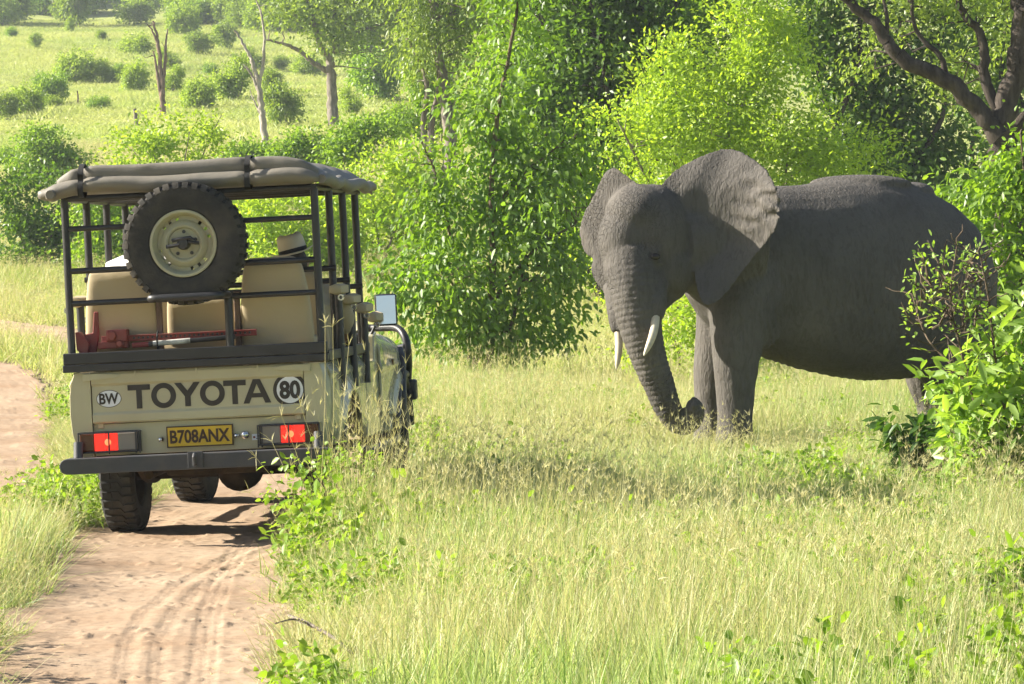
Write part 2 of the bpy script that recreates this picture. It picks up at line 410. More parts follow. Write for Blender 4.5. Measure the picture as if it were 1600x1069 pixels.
build_track('dirt_track', TRACK_MAIN, 12, 86, 27, 'pale sandy track with tyre prints under the truck')
build_track('side_track', TRACK_SIDE, 14, 65, 14, 'second sandy track curving off through the grass')

# ================================================================== trees, bushes, shrubs
def leaf_cloud(rng, cen, out, per, cr, L, W, seg=2, droop=.25, up=.5, flat=.75):
    """leaf blades scattered round cluster centres; returns verts, flat faces, totals"""
    N = len(cen) * per
    c = np.repeat(cen, per, 0); o = np.repeat(out, per, 0)
    off = rng.normal(size=(N, 3)) * cr * np.array([1, 1, flat])
    p = c + off
    d = rng.normal(size=(N, 3)) * .8 + o * .6 + off / (cr + 1e-6) * .35; d[:, 2] -= droop
    d /= np.linalg.norm(d, axis=1)[:, None]
    nrm = rng.normal(size=(N, 3)) * .6 + o * .35; nrm[:, 2] += up
    s = np.cross(d, nrm); s /= np.linalg.norm(s, axis=1)[:, None] + 1e-9
    nrm = np.cross(s, d)
    ln = (L * rng.uniform(.45, 1.35, N))[:, None]; wd = (W * rng.uniform(.7, 1.2, N))[:, None]
    dn = np.array([0, 0, -1.0])
    if seg == 2:
        v = np.stack([p, p + d * ln * .45 + s * wd * .5 + nrm * wd * .12, p + d * ln + dn * ln * droop * .3, p + d * ln * .45 - s * wd * .5 + nrm * wd * .12], 1)
        b = np.arange(N)[:, None] * 4
        f = np.concatenate([b + np.array([[0, 1, 2]]), b + np.array([[0, 2, 3]])], 1).reshape(-1)
        return v.reshape(-1, 3), f, np.full(2 * N, 3)
    pts = [p]
    for t, w in ((.32, .46), (.68, .40)):
        base = p + d * ln * t + dn * ln * droop * .35 * t * t
        pts += [base + s * wd * w + nrm * wd * .14, base, base - s * wd * w + nrm * wd * .14]
    pts.append(p + d * ln + dn * ln * droop * .35)
    v = np.stack(pts, 1); b = np.arange(N)[:, None] * 8
    tri = np.array([0, 1, 2, 0, 2, 3, 1, 4, 5, 1, 5, 2, 2, 5, 6, 2, 6, 3, 4, 7, 5, 5, 7, 6])
    return v.reshape(-1, 3), (b + tri[None]).reshape(-1), np.full(8 * N, 3)

def join_np(parts):
    vs_, fs, ts, o = [], [], [], 0
    for v, f, t in parts:
        vs_.append(v); fs.append(f + o); ts.append(t); o += len(v)
    return np.concatenate(vs_), np.concatenate(fs), np.concatenate(ts)

def clusters_in(rng, blobs, n, shell=.55, lump=.33):
    """cluster centres in uneven clumps through the blobs (cx,cy,cz,rx,ry,rz)"""
    B = np.array(blobs, float); vol = np.prod(B[:, 3:], axis=1) ** .75; pr = vol / vol.sum()
    nc = max(6, n // 7); k = rng.choice(len(B), nc, p=pr)
    d = rng.normal(size=(nc, 3)); d /= np.linalg.norm(d, axis=1)[:, None]
    r = shell + (1 - shell) * rng.random(nc) ** .7
    inner = rng.random(nc) < .25; r[inner] *= rng.random(inner.sum())
    clump = B[k, :3] + d * r[:, None] * B[k, 3:]
    j = rng.integers(0, nc, n)
    cen = clump[j] + rng.normal(size=(n, 3)) * B[k[j], 3:] * lump * .55
    out = (cen - B[k[j], :3]) / B[k[j], 3:]
    out /= np.linalg.norm(out, axis=1)[:, None] + 1e-6
    return cen, out, clump

def wobble(rng, a, b, n=6, amt=.06):
    a, b = np.array(a, float), np.array(b, float); L = np.linalg.norm(b - a)
    t = np.linspace(0, 1, n)[:, None]
    w = rng.normal(size=(n, 3)) * amt * L; w[0] = 0; w[-1] = 0
    return a + (b - a) * t + w

def tree(name, base, label, cat, blobs, leaf, n, per, cr, L, W, bark='bark_brown', limbs=(), stems=4, stem_r=.05, twigs=40, seg=2,
         seed=1, group=None, droop=.25, up=.5, shell=.55, lump=.33, wood_name='trunk', crown_name='crown', flat=.75, low=None):
    """limbs: list of (points, r0, r1) relative to base; blobs relative to base"""
    rng = np.random.default_rng(seed)
    root = empty(name, base, label=label, cat=cat, group=group)
    cen, out, clump = clusters_in(rng, blobs, n, shell, lump)
    if low is not None: cen[:, 2] = np.maximum(cen[:, 2], low + rng.random(len(cen)) * .4)
    mb = MB(); nodes = []
    for pts, r0, r1 in limbs:
        q = bez(pts, 6); q[1:-1] += rng.normal(size=(len(q) - 2, 3)) * r0 * .12
        mb.tube(q, np.linspace(r0, r1, len(q)), 8); nodes.extend(q[2:])
    B = np.array(blobs)
    if not limbs or stems:
        for i in range(stems):
            b = B[i % len(B)]
            foot = np.array([rng.normal() * .12, rng.normal() * .12, -.15])
            end = b[:3] + rng.normal(size=3) * b[3:] * .35
            q = bez(wobble(rng, foot, end, 5, .05), 4); mb.tube(q, np.linspace(stem_r, stem_r * .3, len(q)), 6); nodes.extend(q[3:])
    nodes = np.array(nodes)
    for c in clump[rng.permutation(len(clump))[:twigs]]:
        a = nodes[np.argmin(np.linalg.norm(nodes - c, axis=1) + 1.2 * np.maximum(0, nodes[:, 2] - c[2]))]
        q = wobble(rng, a, c, 5, .06); rr = max(.006, stem_r * .22)
        mb.tube(q, np.linspace(rr, rr * .3, 5), 4, cap=False)
    mb.build(wood_name, M[bark], root, smooth=60, fix=False)
    v, f, t = leaf_cloud(rng, cen, out, per, cr, L, W, seg, droop, up, flat)
    link(crown_name, np_mesh('crown', v, f, t), M[leaf], root)
    return root

def copy_tree(o, loc, sc, rz, label=None, group=None):
    c = o.copy(); COL.objects.link(c); c.location = [float(x) for x in loc]; c.scale = sc if hasattr(sc, '__len__') else (sc,) * 3; c.rotation_euler = (0, 0, rz)
    if label: c['label'] = label
    if group: c['group'] = group
    for ch in o.children:
        k = ch.copy(); COL.objects.link(k); k.parent = c
    return c

def pxblobs(spec, Y, base, depth=.75):
    """blobs given by their photograph outline (px, py, half width, half height[, dy]) at depth Y"""
    out = []; s = Y / F_PX
    for b in spec:
        p = P(b[0], b[1], Y) - base; dy = b[4] if len(b) > 4 else 0
        out.append((p[0], p[1] + dy, p[2], b[2] * s, max(b[2], b[3]) * s * depth, b[3] * s))
    return out
def base_at(px, Y):
    x = (px - 800) / F_PX * Y
    return np.array([x, Y, gzf(x, Y)])
def pxl(pts, Y, base):
    return [tuple(P(p[0], p[1], Y + (p[2] if len(p) > 2 else 0)) - base) for p in pts]

# --- A: broad-leaved tree between the truck and the elephant
bA = base_at(750, 50)
tree('broadleaf_tree', bA, 'dense broad-leaved tree with drooping leaves between the truck and the elephant', 'tree',
     pxblobs([(770, 430, 150, 110), (690, 440, 105, 95, -.4), (865, 440, 75, 85, -.2), (700, 300, 95, 100), (800, 290, 110, 110), (880, 260, 70, 105, .3), (765, 180, 85, 65), (800, 80, 50, 75), (815, -35, 48, 60), (620, 470, 50, 55, -.4), (760, 520, 160, 40), (905, 500, 45, 55)], 50, bA),
     'lf_broad', 1300, 9, .15, .105, .062, bark='bark_brown', seg=4, seed=3, stems=3, stem_r=.045, twigs=90, droop=.75, up=.35, shell=.4, lump=.36,
     limbs=[(pxl([(755, 620), (768, 520), (770, 400), (768, 300), (775, 200), (800, 60), (815, -30)], 49.9, bA), .060, .015), (pxl([(745, 620), (735, 500), (720, 430), (703, 360), (690, 300), (672, 250), (655, 215)], 50.1, bA), .036, .010),
            (pxl([(740, 620), (728, 530), (705, 440), (650, 400)], 50, bA), .03, .010), (pxl([(765, 480), (800, 430), (850, 380), (900, 350)], 50, bA), .035, .01), (pxl([(770, 330), (820, 270), (870, 230)], 50, bA), .035, .01)])
# --- B: lime fine-leaved bush behind the elephant's head
bB = base_at(1120, 62)
tree('lime_thicket', bB, 'bright lime fine-leaved thicket rising behind the elephant head', 'bush',
     pxblobs([(1010, 210, 85, 100), (1120, 190, 110, 100), (1215, 230, 100, 80), (1060, 130, 80, 70, .5), (1170, 120, 70, 60, .5), (1310, 250, 90, 70, .5), (1000, 380, 90, 110), (1120, 380, 120, 120), (1270, 380, 120, 100), (1180, 30, 70, 75, .9), (1220, 70, 60, 60, 1)], 62, bB),
     'lf_lime', 3000, 13, .15, .092, .050, bark='bark_grey', seed=5, stems=9, stem_r=.05, twigs=110, droop=.1, up=.6, shell=.45, lump=.34)
# --- C: darker trees behind
for i, (px, Y, spec, leaf, n, lab) in enumerate([
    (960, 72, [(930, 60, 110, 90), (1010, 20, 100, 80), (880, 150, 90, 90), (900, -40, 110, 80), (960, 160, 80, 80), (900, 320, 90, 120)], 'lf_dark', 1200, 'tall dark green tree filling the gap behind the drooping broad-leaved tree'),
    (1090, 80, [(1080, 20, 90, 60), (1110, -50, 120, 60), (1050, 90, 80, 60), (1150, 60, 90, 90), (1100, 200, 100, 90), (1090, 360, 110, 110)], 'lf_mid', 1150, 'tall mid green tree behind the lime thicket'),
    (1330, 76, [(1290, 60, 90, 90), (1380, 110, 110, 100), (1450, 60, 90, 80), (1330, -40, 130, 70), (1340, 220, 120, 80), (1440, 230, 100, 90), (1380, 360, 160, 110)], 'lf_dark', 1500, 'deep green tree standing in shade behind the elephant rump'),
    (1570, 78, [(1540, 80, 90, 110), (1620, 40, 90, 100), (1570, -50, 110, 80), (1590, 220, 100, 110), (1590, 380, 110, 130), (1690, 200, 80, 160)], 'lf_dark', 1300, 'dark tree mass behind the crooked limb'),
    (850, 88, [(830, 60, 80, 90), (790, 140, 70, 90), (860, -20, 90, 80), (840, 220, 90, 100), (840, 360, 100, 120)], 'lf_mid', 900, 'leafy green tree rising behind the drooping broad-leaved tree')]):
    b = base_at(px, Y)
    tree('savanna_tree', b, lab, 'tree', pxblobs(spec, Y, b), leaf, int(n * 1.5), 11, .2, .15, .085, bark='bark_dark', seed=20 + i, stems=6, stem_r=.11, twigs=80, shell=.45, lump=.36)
# --- F: crooked-limbed tree at the top right
bF = base_at(1575, 58)
tree('crooked_tree', bF, 'dark-barked tree with a long crooked limb arching over the bushes', 'tree',
     pxblobs([(1460, 20, 70, 40, -.2), (1530, 60, 60, 60, .6), (1400, -30, 110, 50), (1600, 20, 60, 80, .7), (1500, -60, 120, 60), (1480, 130, 60, 50, .8), (1370, 60, 50, 50, 1.0)], 58, bF),
     'lf_olive', 640, 10, .18, .095, .045, bark='bark_dark', seed=31, stems=0, stem_r=.07, twigs=70,
     limbs=[(pxl([(1580, 560), (1575, 400), (1572, 280), (1565, 200), (1585, 110), (1598, 20), (1590, -80)], 57.5, bF), .26, .13),
            (pxl([(1562, 215), (1530, 175), (1480, 125), (1420, 100), (1392, 72), (1370, 40), (1330, 5), (1290, -40)], 57.3, bF), .15, .06),
            (pxl([(1570, 190), (1540, 130), (1535, 60), (1500, 10), (1490, -60)], 57.6, bF), .10, .04), (pxl([(1480, 125), (1470, 90), (1440, 60), (1425, 20), (1430, -40)], 57.4, bF), .05, .02),
            (pxl([(1385, 70), (1385, 20), (1370, -40)], 57.3, bF), .04, .015), (pxl([(1568, 230), (1610, 170), (1660, 120)], 57.8, bF), .1, .05)])
# --- D: broad-leaved bush at the right edge behind the rump
bD = base_at(1570, 44)
tree('broadleaf_bush', bD, 'sunlit broad-leaved bush growing right behind the elephant rump', 'bush',
     pxblobs([(1560, 300, 80, 90), (1600, 250, 60, 60), (1480, 300, 50, 60, .5), (1530, 420, 90, 90), (1610, 400, 80, 100), (1640, 300, 60, 90), (1500, 500, 90, 80, .4), (1600, 530, 100, 90)], 44, bD),
     'lf_mid', 780, 10, .14, .105, .052, bark='bark_brown', seg=4, seed=41, stems=7, stem_r=.035, twigs=70, droop=.45, shell=.4)
# --- G: low pale bushes seen under the elephant
for i, (px, Y, spec, lab) in enumerate([
    (1075, 47, [(1050, 520, 50, 45), (1100, 500, 45, 60), (1075, 560, 80, 35), (1000, 560, 50, 25)], 'low lime bush seen between the elephant trunk and forelegs'),
    (1250, 49, [(1210, 570, 40, 30), (1270, 560, 50, 35), (1330, 570, 50, 35)], 'low lime bush seen beneath the elephant belly'),
    (1400, 47, [(1390, 600, 50, 30), (1440, 590, 50, 40)], 'low lime bush beside the elephant hind legs')]):
    b = base_at(px, Y)
    tree('low_bush', b, lab, 'bush', pxblobs(spec, Y, b), 'lf_lime', 260, 10, .10, .075, .042, seed=50 + i, stems=6, stem_r=.015, twigs=25, low=.02)
# --- K: olive tree hanging into the top of the picture, and bushes right of the truck
bK = base_at(690, 96)
tree('olive_tree', bK, 'pale olive-leaved tree with hanging sprays above the hillside bushes', 'tree',
     pxblobs([(690, 40, 60, 70), (650, 80, 40, 60), (720, 110, 40, 60), (670, -30, 90, 50), (740, 30, 50, 60)], 96, bK), 'lf_olive', 620, 11, .22, .15, .06, bark='bark_grey', seed=61, stems=3, stem_r=.14, twigs=50, droop=.9,
     limbs=[(pxl([(700, 330), (702, 230), (695, 140), (680, 60), (670, -40)], 96, bK), .2, .07)])
near_bushes = [   # px centre, depth, outline blobs, leaf, label
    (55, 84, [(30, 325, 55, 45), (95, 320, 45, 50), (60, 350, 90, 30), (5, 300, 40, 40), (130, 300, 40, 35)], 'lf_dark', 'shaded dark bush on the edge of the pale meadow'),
    (75, 118, [(75, 232, 45, 32), (60, 215, 28, 22), (110, 245, 35, 20), (40, 250, 30, 20)], 'lf_mid', 'round dense bush on the slope above the shaded dark bush'),
    (260, 92, [(240, 225, 45, 40), (300, 210, 45, 35), (340, 220, 30, 40), (270, 270, 90, 45), (200, 240, 35, 30)], 'lf_lime', 'bright lime bush looming over the truck roof beneath the rusty snag'),
    (180, 82, [(160, 330, 60, 50), (220, 330, 60, 55), (190, 360, 80, 30)], 'lf_mid', 'leafy bush seen through the truck cage behind the spare wheel'),
    (330, 82, [(300, 320, 60, 50), (380, 330, 60, 50), (340, 360, 90, 30)], 'lf_lime', 'lime bush hidden behind the truck spare wheel'),
    (440, 80, [(420, 330, 50, 55), (480, 330, 60, 60), (450, 370, 80, 40), (530, 350, 40, 60)], 'lf_lime', 'lime bush seen through the truck cage above the straw hat'),
    (490, 108, [(480, 235, 40, 30), (520, 245, 35, 25), (450, 240, 30, 25)], 'lf_mid', 'green bush above the truck roof below the spreading tree'),
    (385, 112, [(380, 245, 35, 22), (410, 250, 30, 20)], 'lf_mid', 'small green bush at the foot of the pale snag'),
    (600, 86, [(590, 270, 50, 50), (640, 240, 45, 45), (560, 300, 40, 40), (610, 330, 60, 60), (660, 300, 45, 60), (545, 360, 40, 50)], 'lf_lime', 'bright bush between the truck roof and the broad-leaved tree'),
    (560, 100, [(560, 215, 40, 30), (600, 205, 35, 25), (540, 240, 40, 25)], 'lf_mid', 'mid green bush on the slope behind the truck roof edge'),
    (655, 112, [(640, 190, 35, 30), (680, 180, 40, 40), (660, 130, 40, 30)], 'lf_mid', 'green bush in front of the pale olive-leaved tree'),
]
for i, (px, Y, spec, leaf, lab) in enumerate(near_bushes):
    b = base_at(px, Y)
    bl = pxblobs(spec, Y, b); wd = max(q[0] + q[3] for q in bl) - min(q[0] - q[3] for q in bl); mx = (max(q[0] + q[3] for q in bl) + min(q[0] - q[3] for q in bl)) / 2
    bl.append((mx, 0, .45, wd * .42, wd * .3, .5))
    tree('meadow_bush', b, lab, 'bush', bl, leaf, 640, 11, .16, .125, .070, bark='bark_grey', seed=70 + i, stems=6, stem_r=.035, twigs=35, shell=.4, low=.05)

# --- E: big-leaved shrub in front at the right, with bare twigs on top
def front_shrub():
    b = base_at(1560, 27); rng = np.random.default_rng(91)
    root = empty('leafy_shrub', b, label='large-leaved pale green shrub with bare brown twigs on top, hiding the elephant hind legs', cat='shrub')
    stems = [[(1590, 860), (1582, 740), (1570, 640), (1555, 560), (1545, 470), (1532, 400)], [(1575, 850), (1550, 720), (1520, 620), (1500, 540), (1485, 470), (1495, 385)], [(1590, 860), (1600, 720), (1600, 620), (1590, 540), (1575, 500)],
             [(1570, 850), (1540, 740), (1510, 660), (1485, 610)], [(1600, 860), (1640, 700), (1650, 580), (1620, 520)], [(1575, 850), (1555, 720), (1510, 600), (1450, 530), (1425, 460)], [(1590, 850), (1570, 780), (1540, 730), (1510, 710)], [(1600, 860), (1660, 760), (1700, 660)]]
    mb = MB(); nodes = []; lc = []; lo = []
    for i, s in enumerate(stems):
        dy = rng.uniform(-.45, .45)
        q = bez([P(x, y, 27 + dy * k / 3) - b for k, (x, y) in enumerate(s)], 7)
        mb.tube(q, np.linspace(.016, .006, len(q)), 6)
        for j in range(6, len(q)):
            for _ in range(3):
                d = rng.normal(size=3); d[2] = abs(d[2]) * .5 + .1; d /= np.linalg.norm(d); ln = rng.uniform(.10, .32)
                e = q[j] + d * ln
                if rng.random() < .4: mb.tube(wobble(rng, q[j], e, 4, .05), np.linspace(.006, .003, 4), 4)
                topz = P(1500, 560, 27)[2] - b[2]
                if (e[2] < topz and rng.random() < .75) or (e[2] > topz and e[0] > P(1560, 500, 27)[0] - b[0] and rng.random() < .5): lc.append(e); lo.append(d)
    for i in range(44):     # bare twigs
        x, y = rng.uniform(1425, 1540), rng.uniform(440, 520)
        a = P(x, y, 27 + rng.uniform(-.3, .3)) - b; e = P(x + rng.normal() * 22, y - rng.uniform(30, 75), 27 + rng.uniform(-.3, .3)) - b
        mb.tube(wobble(rng, a, e, 5, .07), np.linspace(.009, .004, 5), 4)
    mb.build('stem', M['bark_brown'], root, smooth=60, fix=False)
    for x, y, w, h, n in [(1530, 600, 45, 40, 16), (1580, 570, 45, 50, 26), (1560, 690, 55, 60, 28), (1615, 640, 60, 80, 36), (1605, 530, 45, 40, 18), (1595, 760, 50, 50, 22), (1525, 670, 35, 40, 8), (1650, 600, 50, 100, 40), (1560, 790, 50, 30, 12)]:
        for _ in range(n):
            p = P(x + rng.normal() * w * .55, y + rng.normal() * h * .55, 27 + rng.normal() * .28) - b
            lc.append(p); d = rng.normal(size=3); d[2] = .3; lo.append(d / np.linalg.norm(d))
    lc, lo = np.array(lc), np.array(lo)
    v1 = leaf_cloud(rng, lc, lo, 5, .055, .145, .054, 4, .35, .7, 1)
    link('leaves', np_mesh('leaves', *v1), M['lf_shrub'], root)
    tw = np.array([P(rng.uniform(1420, 1535), rng.uniform(385, 520), 27 + rng.normal() * .2) - b for _ in range(80)])
    v2 = leaf_cloud(rng, tw, np.tile([0, 0, 1.0], (80, 1)), 6, .035, .055, .024, 4, .2, .5, 1)
    link('top_leaves', np_mesh('top_leaves', *v2), M['lf_shrub'], root)
    # darker low herb to its left
    b2 = base_at(1430, 28.5)
    tree('dark_herb', b2, 'dark green leafy herb beside the large-leaved shrub', 'plant',
         pxblobs([(1420, 665, 32, 35), (1450, 700, 35, 45), (1420, 720, 30, 30)], 28.5, b2), 'lf_herb_dark', 75, 6, .07, .13, .06, seed=93, seg=4, stems=5, stem_r=.010, twigs=16, wood_name='stem', crown_name='leaves', droop=.6)
    b3 = base_at(1590, 18.9)
    tree('young_shrub', b3, 'young glossy leafy plant growing alone from the pale grass', 'plant',
         pxblobs([(1560, 900, 45, 30), (1600, 920, 40, 55), (1570, 950, 35, 30), (1640, 920, 40, 60)], 18.9, b3), 'lf_mid', 90, 6, .05, .105, .042, seed=94, seg=4, stems=6, stem_r=.008, twigs=20, wood_name='stem', crown_name='leaves', droop=.3)
front_shrub()

# --- hillside: bushes
protos = []
for i, (leaf, blobs) in enumerate([('lf_hill', [(0, 0, .5, .48, .45, .42), (.25, 0, .35, .35, .35, .3), (-.28, .1, .36, .34, .3, .3)]), ('lf_hilld', [(0, 0, .45, .5, .45, .4), (-.2, 0, .6, .3, .3, .3)]),
                                   ('lf_hill', [(0, 0, .55, .36, .36, .45), (.2, .1, .3, .4, .35, .3), (-.2, 0, .75, .22, .25, .25)]), ('lf_mid', [(0, 0, .4, .55, .5, .36), (.3, 0, .5, .25, .3, .25), (-.3, 0, .3, .3, .3, .3)])]):
    protos.append((leaf, blobs, i))
hill = [(57, 77, 20, 1), (159, 66, 17, 1), (215, 86, 46, 0), (123, 132, 56, 0), (167, 132, 42, 2), (213, 145, 46, 0), (312, 88, 38, 1), (352, 79, 36, 1), (367, 158, 60, 2), (314, 171, 45, 0), (424, 147, 36, 1), (444, 202, 54, 1), (440, 112, 22, 1),
        (154, 174, 30, 3), (79, 167, 46, 3), (44, 182, 44, 0), (9, 187, 40, 1), (272, 147, 42, 2), (585, 158, 74, 3), (629, 123, 62, 1), (545, 182, 36, 2), (620, 204, 52, 0), (286, 57, 44, 0), (110, 50, 18, 2), (80, 170, 30, 0), (260, 110, 36, 2),
        (480, 120, 40, 0), (395, 110, 30, 2), (20, 60, 18, 3), (680, 160, 60, 1), (566, 90, 50, 1), (500, 60, 40, 2), (12, 262, 40, 3), (330, 120, 20, 3), (445, 180, 24, 0), (186, 116, 18, 3)]
hb = {}
rng_h = np.random.default_rng(5)
def hill_bush(px, py, w, kind, label, group, hs=1.0):
    Y = ground_Y(px, py); b = base_at(px, Y); W = w * 1.05 * Y / F_PX
    sc = (W, W, W * hs * rng_h.uniform(.75, 1.4))
    rz = rng_h.uniform(0, 6.28)
    if kind not in hb:
        leaf, blobs, i = protos[kind]
        hb[kind] = tree('hill_bush', b, label, 'bush', blobs, leaf, 420, 10, .055, .075, .052, bark='bark_grey', seed=110 + i, stems=5, stem_r=.016, twigs=26, group=group, shell=.3, lump=.5)
        hb[kind].scale = sc; hb[kind].rotation_euler = (0, 0, rz)
    else: copy_tree(hb[kind], b, sc, rz, label, group)
HL = {0: 'fresh green bush dotted on the open hillside', 1: 'dark compact bush dotted on the open hillside', 2: 'tall narrow green bush dotted on the open hillside', 3: 'low spreading bush dotted on the open hillside'}
for px, py, w, kind in hill: hill_bush(px, py, w, kind, HL[kind], 'bushes dotted on the open hillside')
for i in range(170):
    px = rng_h.uniform(-60, 860); py = rng_h.uniform(-25, 46) + (8 if px > 350 else 0)
    hill_bush(px, py, rng_h.uniform(34, 76), int(rng_h.choice([0, 1, 1, 2, 3])), 'bush in the distant wood along the hilltop', 'bushes of the distant hilltop wood', rng_h.uniform(.8, 1.2))

# --- spreading tree on the hill
bT = base_at(522, ground_Y(522, 203)); YT = bT[1]
tree('spreading_tree', bT, 'tall spreading tree with a bare pale trunk on the hillside', 'tree',
     pxblobs([(540, 30, 75, 35), (470, 35, 55, 25, -1), (600, 45, 50, 30), (500, 0, 80, 30, 1), (570, -25, 90, 35), (440, 5, 50, 22), (520, 65, 45, 20, -1), (610, 80, 40, 25), (640, 20, 40, 40), (420, 45, 30, 20)], YT, bT, .8),
     'lf_olive', 900, 10, .34, .24, .12, bark='bark_grey', seed=131, stems=0, stem_r=.16, twigs=90, droop=.2, shell=.3,
     limbs=[(pxl([(523, 212), (519, 170), (517, 120), (514, 85)], YT, bT), .27, .18), (pxl([(515, 95), (500, 70), (492, 40), (480, 5), (478, -20)], YT, bT), .15, .06), (pxl([(517, 90), (528, 60), (545, 30), (560, -5)], YT, bT), .15, .06),
            (pxl([(513, 112), (490, 98), (465, 78), (440, 68), (415, 62)], YT, bT), .13, .04), (pxl([(524, 80), (550, 55), (590, 40), (620, 30)], YT, bT), .11, .04), (pxl([(490, 40), (465, 25), (440, 10)], YT, bT), .08, .03), (pxl([(530, 60), (522, 20), (520, -20)], YT, bT), .1, .05)])
# --- dead snags
def snag(name, px, Ypx, limbs, bark, label):
    Y = ground_Y(px, Ypx); b = base_at(px, Y); rng = np.random.default_rng(int(px))
    root = empty(name, b, label=label, cat='dead tree')
    for k, (pts, r0, r1) in enumerate(limbs):
        mb = MB(); s = Y / F_PX
        q = bez(pxl(pts, Y, b), 7); q[1:-1] += rng.normal(size=(len(q) - 2, 3)) * r0 * s * .14
        mb.tube(q, np.linspace(r0 * s, r1 * s, len(q)) * rng.uniform(.88, 1.12, len(q)), 8)
        if k:
            for j in rng.integers(4, len(q) - 1, 3):
                e = q[j] + rng.normal(size=3) * 10 * s + np.array([0, 0, 6 * s]); mb.tube(wobble(rng, q[j], e, 4, .08), np.linspace(r1 * s * .8, r1 * s * .25, 4), 4)
        mb.build('trunk' if k == 0 else 'branch', M[bark], root, smooth=60, fix=False)
snag('rusty_snag', 253, 182, [([(253, 190), (254, 140), (250, 100), (246, 60), (239, 33)], 5, 1.6), ([(254, 140), (258, 100), (259, 70), (262, 45)], 3.4, 1.0), ([(251, 150), (245, 110), (240, 80)], 3, 1.2), ([(246, 66), (238, 48), (230, 38)], 2, .8)], 'bark_red', 'rusty brown dead tree split into jagged upright limbs on the hillside')
snag('pale_snag', 415, 250, [([(416, 262), (413, 215), (408, 170), (402, 125), (396, 100), (383, 75), (366, 48)], 6.5, 1.6), ([(405, 130), (411, 100), (413, 60), (408, 20), (400, 0)], 3.2, 1.0), ([(404, 140), (392, 115), (380, 100)], 2.6, .8), ([(410, 185), (398, 160), (390, 140)], 1.8, .6)], 'bark_pale', 'slender bleached dead tree rising behind the truck roof')
snag('dead_stump', 213, 203, [([(213, 208), (213, 190), (210, 170)], 4.5, 2.5)], 'bark_grey', 'short grey broken stump on the hillside')
snag('dead_stump', 121, 167, [([(121, 170), (122, 155), (121, 142)], 1.8, 1.0)], 'bark_brown', 'thin brown stick stump among the hillside bushes')
snag('fallen_log', 580, 190, [([(568, 188), (576, 184), (588, 186)], 3, 1.5)], 'bark_grey', 'small fallen log lying on the hillside grass near the spreading tree')

# ================================================================== the safari truck (u right, v forward, w up; tail at v = 0)
ROLL, YAW = math.radians(2.8), math.radians(4.5)
TRUCK_LOC, TRUCK_ROT = (-2.03, 25.1, .014), (0, -ROLL, -YAW)
truck = empty('safari_truck', TRUCK_LOC, TRUCK_ROT, label='khaki open-sided safari truck with canvas roof and spare wheel on its cage', cat='truck')
RX = Matrix.Rotation(math.pi / 2, 4, 'X')     # flat drawing -> facing the rear
def text_mesh(txt, size, thick=.0, ext=.0015, xs=1.0):
    c = bpy.data.curves.new('t', 'FONT'); c.body = txt; c.size = size; c.extrude = ext; c.offset = thick; c.align_x = 'CENTER'; c.align_y = 'CENTER'; c.resolution_u = 4
    o = bpy.data.objects.new('t', c); COL.objects.link(o); dg = bpy.context.evaluated_depsgraph_get()
    me = bpy.data.meshes.new_from_object(o.evaluated_get(dg)); bpy.data.objects.remove(o); bpy.data.curves.remove(c)
    co = np.array([v.co for v in me.vertices]); mid = (co.max(0) + co.min(0)) / 2
    me.transform(Matrix.Diagonal((xs, 1, 1, 1)) @ Matrix.Translation((-mid[0], -mid[1], 0))); me.materials.clear(); return me
def put_text(name, txt, size, u, v, w, mat, parent, thick=0, xs=1.0):
    me = text_mesh(txt, size, thick, xs=xs); me.transform(RX); o = link(name, me, mat, parent); o.location = (u, v, w); return o

# ---- tailgate and letters
def strip_profile(prof, u0, u1, mb=None):
    mb = mb or MB(); mb.loft([[(u, v, w) for v, w in prof] for u in (u0, u1)]); return mb
gate = strip_profile([(.0, .785), (-.028, .79), (-.034, .80), (-.034, .845), (-.022, .862), (-.020, 1.035), (-.034, 1.052), (-.036, 1.11), (-.026, 1.128), (.0, 1.13)], -.708, .708).build('tailgate', M['paint'], truck, bevel=.003)
LH, LT = .158, .036
def ellipse(rx, ry, n=40): return [(rx * math.cos(t), ry * math.sin(t)) for t in np.arange(n) * 2 * math.pi / n]
def ring_prism(mb, rx, ry, t, c, n=44):
    o, i = ellipse(rx, ry, n), ellipse(rx - t, ry - t * .95, n)
    v = [(a + c[0], b + c[1], h) for h in (0, .003) for (a, b) in o] + [(a + c[0], b + c[1], h) for h in (0, .003) for (a, b) in i]
    f = []
    for k in range(n):
        j = (k + 1) % n
        f += [(n + k, n + j, 3 * n + j, 3 * n + k), (k, j, n + j, n + k), (2 * n + k, 3 * n + k, 3 * n + j, 2 * n + j)]
    mb.add(v, f)
def letter(ch, cx):
    mb = MB(); h, t, w = LH / 2, LT, .075
    if ch == 'T': mb.prism([(-w, h), (-w, h - t), (-t * .52, h - t), (-t * .52, -h), (t * .52, -h), (t * .52, h - t), (w, h - t), (w, h)], 0, .003)
    elif ch == 'O': ring_prism(mb, .083, h * 1.06, t, (0, 0))
    elif ch == 'Y': mb.prism([(-.086, h), (-.018, -.012), (-.018, -h), (.020, -h), (.020, -.012), (.086, h), (.043, h), (.001, .025), (-.041, h)], 0, .003)
    elif ch == 'A':
        mb.prism([(-.093, -h), (-.024, h), (.024, h), (.093, -h), (.053, -h), (.0, h * .62), (-.053, -h)], 0, .003)
        mb.box(-.05, .05, -h * .52, -h * .52 + t * .8, 0, .0028)
    me = mb.mesh('letter'); me.transform(RX); o = link('letter', me, M['letter'], gate); o.location = (cx, -.0215, .955); return o
for ch, cx in zip('TOYOTA', (-.392, -.228, -.068, .098, .248, .395)): letter(ch, cx)
